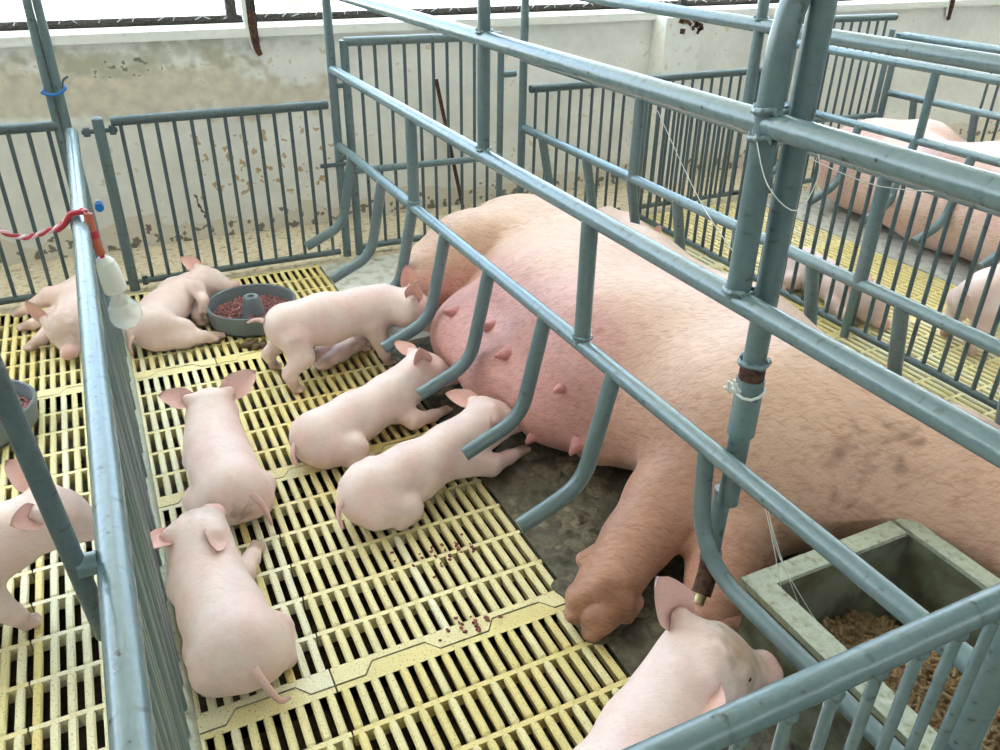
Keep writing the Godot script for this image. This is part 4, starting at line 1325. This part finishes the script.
func bowl(at: Vector3, label: String, feed_label: String) -> void:
	var t := thing("feed_bowl", label, "bowl", at, "")
	var prof := [Vector2(0.0, 0.002), Vector2(0.118, 0.002), Vector2(0.127, 0.012), Vector2(0.134, 0.066), Vector2(0.131, 0.0685), Vector2(0.127, 0.066), Vector2(0.12, 0.014), Vector2(0.0, 0.010)]
	part(t, "dish", lathe(prof, 40), mats.bowl, at)
	part(t, "cone", lathe([Vector2(0.04, 0.008), Vector2(0.023, 0.082), Vector2(0.019, 0.085), Vector2(0.011, 0.084), Vector2(0.009, 0.05), Vector2(0.0, 0.05)], 24), mats.bowl, at)
	var xf := []
	var cols := []
	for k in 1500:
		var r := sqrt(rng.randf()) * 0.118
		var a := rng.randf() * TAU
		if r < 0.036:
			continue
		# a bare patch towards the front of the dish
		var p := Vector3(cos(a) * r, 0.0, sin(a) * r)
		if p.distance_to(Vector3(-0.05, 0, 0.04)) < 0.03:
			continue
		var d := Vector3(rng.randf_range(-1, 1), rng.randf_range(-0.35, 0.35), rng.randf_range(-1, 1))
		xf.append(Transform3D(aim(d), p + Vector3(0, 0.02 + rng.randf() * 0.016, 0)))
		var s := rng.randf_range(0.7, 1.15)
		cols.append(Color(s, s, s) if rng.randf() > 0.15 else Color(1.5, 1.35, 1.3))
	var c := CylinderMesh.new()
	c.top_radius = 0.0022
	c.bottom_radius = 0.0022
	c.height = 0.0085
	c.radial_segments = 6
	c.rings = 0
	scatter("creep_feed", feed_label, "feed", c, mats.feed, at, xf, cols)

func fittings() -> void:
	bowl(Vector3(0.312, 0, -2.365), "round grey plastic feed bowl with a hollow cone, beside the sleeping piglet", "reddish brown creep feed crumbs in the bowl beside the sleeping piglet")
	bowl(Vector3(-0.405, 0, -2.02), "round grey plastic feed bowl behind the dark leaning pole", "reddish creep feed in the bowl behind the dark leaning pole")
	# trough
	var x0 := 0.765
	var x1 := 1.135
	var z0 := -0.69
	var z1 := -0.27
	var y := 0.20
	var t := thing("feed_trough", "blue-grey steel sow trough with flat worn rim half full of pellets", "trough", Vector3((x0 + x1) * 0.5, 0, (z0 + z1) * 0.5))
	var rw := 0.042
	part(t, "rim_bar", box(Vector3(rw, 0.012, z1 - z0)), mats.rim_bar, Vector3(x0 + rw * 0.5, y - 0.006, (z0 + z1) * 0.5))
	part(t, "rim_bar", box(Vector3(0.034, 0.012, z1 - z0)), mats.rim_bar, Vector3(x1 - 0.017, y - 0.006, (z0 + z1) * 0.5))
	part(t, "rim_bar", box(Vector3(x1 - x0 - rw * 2.0, 0.012, 0.034)), mats.rim_bar, Vector3((x0 + x1) * 0.5, y - 0.006, z0 + 0.017))
	part(t, "rim_bar", box(Vector3(x1 - x0 - rw * 2.0, 0.012, rw)), mats.rim_bar, Vector3((x0 + x1) * 0.5, y - 0.006, z1 - rw * 0.5))
	var a0 := x0 + rw
	var a1 := x1 - 0.034
	var b0 := z0 + 0.034
	var b1 := z1 - rw
	var yb := 0.03
	var i0 := a0 + 0.04
	var i1 := a1 - 0.03
	var j0 := b0 + 0.03
	var j1 := b1 - 0.03
	var yt := y - 0.008
	plate(t, "side_plate", [Vector3(a0, yt, b0), Vector3(a0, yt, b1), Vector3(i0, yb, j1), Vector3(i0, yb, j0)], 0.004, mats.trough_plate)
	plate(t, "side_plate", [Vector3(a1, yt, b0), Vector3(a1, yt, b1), Vector3(i1, yb, j1), Vector3(i1, yb, j0)], 0.004, mats.trough_plate)
	plate(t, "end_plate", [Vector3(a0, yt, b0), Vector3(a1, yt, b0), Vector3(i1, yb, j0), Vector3(i0, yb, j0)], 0.004, mats.trough_plate)
	plate(t, "end_plate", [Vector3(a0, yt, b1), Vector3(a1, yt, b1), Vector3(i1, yb, j1), Vector3(i0, yb, j1)], 0.004, mats.trough_plate)
	plate(t, "bottom_plate", [Vector3(i0, yb, j0), Vector3(i1, yb, j0), Vector3(i1, yb, j1), Vector3(i0, yb, j1)], 0.004, mats.trough_plate)
	# outer skirt standing on the concrete
	part(t, "skirt", box(Vector3(0.006, yt, z1 - z0 - 0.02)), mats.trough_plate, Vector3(x0 + 0.012, yt * 0.5, (z0 + z1) * 0.5))
	part(t, "skirt", box(Vector3(0.006, yt, z1 - z0 - 0.02)), mats.trough_plate, Vector3(x1 - 0.012, yt * 0.5, (z0 + z1) * 0.5))
	part(t, "skirt", box(Vector3(x1 - x0 - 0.04, yt, 0.006)), mats.trough_plate, Vector3((x0 + x1) * 0.5, yt * 0.5, z0 + 0.012))
	# pellets heaped towards the near side
	var xf := []
	var cols := []
	var mid := Vector3((x0 + x1) * 0.5, 0, (z0 + z1) * 0.5)
	for k in 5200:
		var px := rng.randf_range(i0 - 0.03, i1 + 0.01)
		var pz := rng.randf_range(j0 - 0.015, j1 + 0.02)
		var h := 0.092 + 0.04 * smoothstep(j0, j1 - 0.12, pz) - 0.06 * smoothstep(i0 + 0.12, i1 + 0.02, px) * smoothstep(j1 - 0.05, j0 + 0.05, pz)
		h += 0.012 * noise.get_noise_2d(px * 400.0, pz * 400.0)
		var fr := clampf((yt - h) / (yt - yb), 0.0, 1.0)
		if px < lerpf(a0, i0, fr) + 0.005 or px > lerpf(a1, i1, fr) - 0.005 or pz < lerpf(b0, j0, fr) + 0.005 or pz > lerpf(b1, j1, fr) - 0.005:
			continue
		var d := Vector3(rng.randf_range(-1, 1), rng.randf_range(-0.5, 0.5), rng.randf_range(-1, 1))
		xf.append(Transform3D(aim(d).scaled_local(Vector3(1, rng.randf_range(0.6, 1.25), 1)), Vector3(px, h - rng.randf() * 0.012, pz) - mid))
		var s := rng.randf_range(0.65, 1.15)
		cols.append(Color(s, s * rng.randf_range(0.94, 1.02), s * rng.randf_range(0.88, 1.0)))
	var c := CylinderMesh.new()
	c.top_radius = 0.0034
	c.bottom_radius = 0.0034
	c.height = 0.016
	c.radial_segments = 7
	c.rings = 0
	scatter("sow_pellets", "brown cylindrical feed pellets heaped in the steel trough", "feed", c, mats.pellet, mid, xf, cols)
	# nipple drinker low on the crate post
	t = thing("nipple_drinker", "short muddy drinker pipe with a brass nipple on the crate post", "drinker", Vector3(0.77, 0.2, -0.78))
	pipe(t, "down_pipe", Vector3(0.78, 0.31, -0.775), Vector3(0.775, 0.17, -0.772), 0.0145, mats.pipe)
	pipe(t, "collar", Vector3(0.776, 0.185, -0.772), Vector3(0.775, 0.17, -0.772), 0.018, mats.bars)
	tube(t, "elbow", bend([Vector3(0.775, 0.175, -0.772), Vector3(0.773, 0.145, -0.768), Vector3(0.75, 0.115, -0.752)], 0.015), 0.0165, mats.rust, 12)
	pipe(t, "nipple", Vector3(0.75, 0.115, -0.752), Vector3(0.738, 0.104, -0.745), 0.0105, mats.brass)
	# bulb
	t = thing("light_bulb", "unlit clear light bulb in a white socket hanging from the divider rail", "bulb", Vector3(-0.045, 0.3, -1.76))
	var top := Vector3(-0.047, 0.482, -1.755)
	var bot := Vector3(-0.027, 0.315, -1.765)
	var ax := (top - bot).normalized()
	var bb := aim(ax)
	var L := top.distance_to(bot)
	var sock := [Vector2(0.0, L), Vector2(0.012, L - 0.001), Vector2(0.0195, L - 0.010), Vector2(0.0235, L - 0.030), Vector2(0.0245, L - 0.072), Vector2(0.022, L - 0.078), Vector2(0.0, L - 0.078)]
	sock.reverse()
	part(t, "socket", lathe(sock, 24), mats.socket, bot, bb)
	var gl := []
	for k in 15:
		var a := PI * k / 18.0
		gl.append(Vector2(sin(a) * 0.035, 0.035 - cos(a) * 0.035))
	gl.append(Vector2(0.015, 0.076))
	gl.append(Vector2(0.0135, L - 0.075))
	part(t, "glass", lathe(gl, 28), mats.bulb_glass, bot, bb)
	tube(t, "filament_stem", PackedVector3Array([bot + ax * (L - 0.08), bot + ax * 0.06]), 0.004, mats.white_wire, 6)
	tube(t, "sleeve", curve([Vector3(-0.054, 0.575, -1.755), Vector3(-0.055, 0.545, -1.753), Vector3(-0.052, 0.512, -1.753), Vector3(-0.048, 0.49, -1.754)]), 0.0088, mats.sleeve, 10)
	tube(t, "red_band", PackedVector3Array([Vector3(-0.055, 0.54, -1.753), Vector3(-0.0535, 0.525, -1.753)]), 0.0108, mats.red_wire, 10)
	tube(t, "red_lead", PackedVector3Array([Vector3(-0.049, 0.497, -1.754), top]), 0.005, mats.red_wire, 8)
	# twisted flex over the rail and away to the side
	t = thing("electric_flex", "twisted red and white flex draped over the pale divider rail", "cable", Vector3(-0.15, 0.5, -1.78))
	var path := curve([Vector3(-0.054, 0.578, -1.755), Vector3(-0.066, 0.576, -1.775), Vector3(-0.095, 0.555, -1.80), Vector3(-0.115, 0.535, -1.82), Vector3(-0.155, 0.525, -1.82), Vector3(-0.185, 0.53, -1.80), Vector3(-0.22, 0.56, -1.78), Vector3(-0.28, 0.64, -1.74), Vector3(-0.42, 0.80, -1.7)], 8)
	for w in 2:
		var pts := PackedVector3Array()
		for k in path.size():
			var d := (path[mini(k + 1, path.size() - 1)] - path[maxi(k - 1, 0)]).normalized()
			var b := aim(d)
			var an := k * 0.9 + PI * w
			pts.append(path[k] + (b.x * cos(an) + b.z * sin(an)) * 0.0030)
		tube(t, ["red_strand", "white_strand"][w], pts, 0.0032, mats.red_wire if w == 0 else mats.white_wire, 7)
	tube(t, "loose_end", curve([Vector3(-0.06, 0.576, -1.765), Vector3(-0.085, 0.572, -1.775), Vector3(-0.1, 0.55, -1.79), Vector3(-0.118, 0.535, -1.80)]), 0.006, mats.red_wire, 8)

func small_things() -> void:
	# rolled mesh and pipe lying along the outer edge of the sill
	var t := thing("rolled_netting", "dark rolled netting with loose wire ends along the white sill", "netting", Vector3(2, 0.745, -3.34))
	pipe(t, "roll", Vector3(-5.8, 0.757, -3.335), Vector3(9.8, 0.757, -3.335), 0.015, mats.dark_roll, 12)
	for k in 90:
		var x := -0.8 + k * 0.062 + rng.randf_range(-0.015, 0.015)
		var a := Vector3(x, 0.76, -3.322)
		var b := a + Vector3(rng.randf_range(-0.04, 0.04), rng.randf_range(0.01, 0.035), rng.randf_range(0.0, 0.02))
		tube(t, "wire_end", PackedVector3Array([a, b]), 0.0018, mats.wire, 4)
	# rotten posts of the opening
	for q: Array in [[0.53, "rotten double window post with a broken rusty foot above the feed bowl"], [4.10, "rusty white window post with a flaking foot over the far fence"]]:
		var x: float = q[0]
		t = thing("window_post", q[1], "post", Vector3(x, 0.74, -3.2))
		part(t, "upright", box(Vector3(0.034, 1.9, 0.04)), mats.dark_roll, Vector3(x - 0.025, 1.72, -3.24))
		part(t, "upright", box(Vector3(0.03, 1.9, 0.03)), mats.dark_roll, Vector3(x + 0.03, 1.70, -3.16))
		part(t, "pale_strip", box(Vector3(0.014, 1.88, 0.02)), mats.whitewash, Vector3(x + 0.006, 1.71, -3.155))
		tube(t, "broken_foot", curve([Vector3(x + 0.026, 0.80, -3.158), Vector3(x + 0.03, 0.73, -3.152), Vector3(x + 0.034, 0.68, -3.152), Vector3(x + 0.044, 0.655, -3.155)]), 0.019, mats.rust, 8, 0.009)
		tube(t, "broken_foot", curve([Vector3(x + 0.006, 0.79, -3.155), Vector3(x + 0.012, 0.72, -3.155), Vector3(x + 0.022, 0.67, -3.155)]), 0.010, mats.whitewash, 8, 0.004)
	# pillar standing proud of the wall
	var pl := struct("pillar_1", box(Vector3(0.19, 0.96, 0.10)), mats.whitewash, Vector3(2.365, 0.25, -3.12))
	lab(pl, "whitewashed stub pillar with rusty top against the wall", "pillar")
	t = thing("rusty_bracket", "rusty broken bracket on top of the whitewashed pillar", "bracket", Vector3(2.365, 0.73, -3.12))
	for k in 16:
		var p := Vector3(2.34 + 0.115 * rng.randf(), 0.665 + 0.06 * rng.randf(), -3.069)
		part(t, "rust_flake", box(Vector3(rng.randf_range(0.012, 0.03), rng.randf_range(0.01, 0.025), 0.008)), mats.rust, p, Basis(Vector3(0, 0, 1), rng.randf() * 1.5))
	part(t, "upright", box(Vector3(0.03, 1.9, 0.03)), mats.dark_roll, Vector3(2.44, 1.68, -3.2))
	t = thing("wooden_stake", "thin brown wooden stake leaning against the wall behind the tall gate", "stake", Vector3(1.33, 0.0, -3.14))
	pipe(t, "stake", Vector3(1.345, 0.0, -3.13), Vector3(1.245, 0.53, -3.155), 0.008, mats.rust, 7)
	# blue cap on a stub of water pipe on the wall
	t = thing("pipe_cap", "bright blue plastic cap on a pipe stub in the wall", "cap", Vector3(-0.055, 0.19, -3.17))
	pipe(t, "stub", Vector3(-0.055, 0.19, -3.17), Vector3(-0.055, 0.19, -3.13), 0.009, mats.whitewash)
	pipe(t, "cap", Vector3(-0.055, 0.19, -3.135), Vector3(-0.055, 0.19, -3.09), 0.0145, mats.blue, 10)
	# dry shrub outside
	t = thing("dry_shrub", "dry yellow-leaved shrub standing in the yard outside", "shrub", Vector3(2.2, -0.65, -9.0))
	for k in 7:
		var a := Vector3(2.2, -0.65, -9.0)
		var b := Vector3(1.5 + rng.randf() * 1.3, 0.2 + rng.randf() * 0.9, -9.3 + rng.randf() * 0.6)
		tube(t, "stem", curve([a, a.lerp(b, 0.5) + Vector3(rng.randf_range(-0.1, 0.1), 0.1, 0), b]), 0.014, mats.twig, 6, 0.005)
		for j in 9:
			var p := a.lerp(b, 0.45 + 0.55 * rng.randf()) + Vector3(rng.randf_range(-0.15, 0.15), rng.randf_range(0.0, 0.2), rng.randf_range(-0.1, 0.1))
			var sp := SphereMesh.new()
			sp.radius = 0.05
			sp.height = 0.1
			sp.radial_segments = 6
			sp.rings = 3
			part(t, "leaf", sp, mats.leaf, p, Basis(Vector3(rng.randf() - 0.5, 1, rng.randf() - 0.5).normalized(), rng.randf() * TAU).scaled_local(Vector3(1, 0.15, 0.5)))
	# white string knotted round the shoulder post
	t = thing("knotted_string", "white string end knotted round the crate post above the sow's shoulder", "string", Vector3(0.76, 0.52, -0.76))
	var rp := []
	for k in 13:
		var a := TAU * k / 12.0
		rp.append(Vector3(0.773 + cos(a) * 0.0225, 0.505 + 0.004 * sin(a * 2.0), -0.755 + sin(a) * 0.0225))
	tube(t, "loop", PackedVector3Array(rp), 0.0022, mats.web, 6)
	for k in 5:
		var a := Vector3(0.752, 0.51, -0.75)
		tube(t, "frayed_end", curve([a, a + Vector3(-0.012 - 0.004 * k, 0.008 + 0.006 * (k % 3), 0.004), a + Vector3(-0.016 - 0.005 * k, 0.02 + 0.008 * (k % 2), 0.006)]), 0.0025, mats.web, 5)
	# cobweb threads
	t = thing("cobweb", "fine white cobweb threads hanging from the lower rail into the trough", "cobweb", Vector3(0.8, 0.12, -0.65))
	for q: Array in [[Vector3(0.735, 0.40, -0.655), Vector3(0.80, 0.26, -0.655), Vector3(0.862, 0.115, -0.625)], [Vector3(0.737, 0.40, -0.662), Vector3(0.79, 0.27, -0.66), Vector3(0.835, 0.125, -0.645)], [Vector3(0.735, 0.40, -0.65), Vector3(0.80, 0.255, -0.655), Vector3(0.87, 0.12, -0.60)]]:
		tube(t, "thread", curve(q), 0.0007, mats.web, 5)
	t = thing("cobweb", "slack cobweb threads looped round the double post under the top rail", "cobweb", Vector3(0.75, 0.8, -0.76))
	for q: Array in [[Vector3(0.71, 0.875, -0.76), Vector3(0.715, 0.82, -0.73), Vector3(0.75, 0.79, -0.71), Vector3(0.79, 0.83, -0.725), Vector3(0.775, 0.88, -0.735)], [Vector3(0.73, 0.70, -0.76), Vector3(0.72, 0.76, -0.85), Vector3(0.725, 0.86, -0.98)], [Vector3(0.795, 0.84, -0.75), Vector3(0.9, 0.80, -0.72), Vector3(1.05, 0.78, -0.70)]]:
		tube(t, "thread", curve(q), 0.0007, mats.web, 5)
	# crumbs of creep feed spilled on the slats
	var xf := []
	var cols := []
	for c: Array in [[Vector3(0.44, 0, -0.945), 0.03, 16], [Vector3(0.47, 0, -1.15), 0.07, 18], [Vector3(0.40, 0, -1.14), 0.08, 14], [Vector3(0.40, 0, -0.955), 0.05, 10]]:
		for k in int(c[2]):
			var p: Vector3 = c[0] + Vector3(rng.randfn(0.0, 0.5), 0, rng.randfn(0.0, 0.4)) * float(c[1])
			var fx := fposmod(p.x - 0.163, 0.025) - 0.0125
			p.x -= fx * 0.75
			p.y = 0.0015
			xf.append(Transform3D(aim(Vector3(rng.randf_range(-1, 1), 0.1, rng.randf_range(-1, 1))).scaled_local(Vector3.ONE * rng.randf_range(0.6, 1.3)), p - Vector3(0.44, 0, -1.05)))
			cols.append(Color(0.8, 0.6, 0.55) * rng.randf_range(0.6, 1.1))
	var crumb := CylinderMesh.new()
	crumb.top_radius = 0.0024
	crumb.bottom_radius = 0.0024
	crumb.height = 0.006
	crumb.radial_segments = 6
	crumb.rings = 0
	scatter("spilled_feed_crumbs", "dark red feed crumbs spilled over the yellow slats", "feed", crumb, mats.feed, Vector3(0.44, 0, -1.05), xf, cols)
	# droppings beside the bowl
	for q: Array in [[0.262, -2.20, "flattened brown dropping on the slats before the feed bowl"], [0.295, -2.185, "small brown dropping beside the flattened one before the feed bowl"]]:
		var bf := Buf.new()
		bf.base = Vector3(q[0], 0, q[1])
		var pr := []
		for k in 6:
			var p := bf.base + Vector3(rng.randf_range(-0.022, 0.022), 0.006, rng.randf_range(-0.014, 0.014))
			pr.append(cap(p, rng.randf_range(0.006, 0.011), p + Vector3(rng.randf_range(-0.012, 0.012), 0.002, rng.randf_range(-0.01, 0.01)), 0.006, 0.006))
		net_into(bf, pr, 0.004, func(_p: Vector3, _n: Vector3) -> Color: return Color.WHITE)
		t = thing("dropping", q[2], "dropping", bf.base)
		part(t, "lump", bf.mesh(mats.dung), null, bf.base)
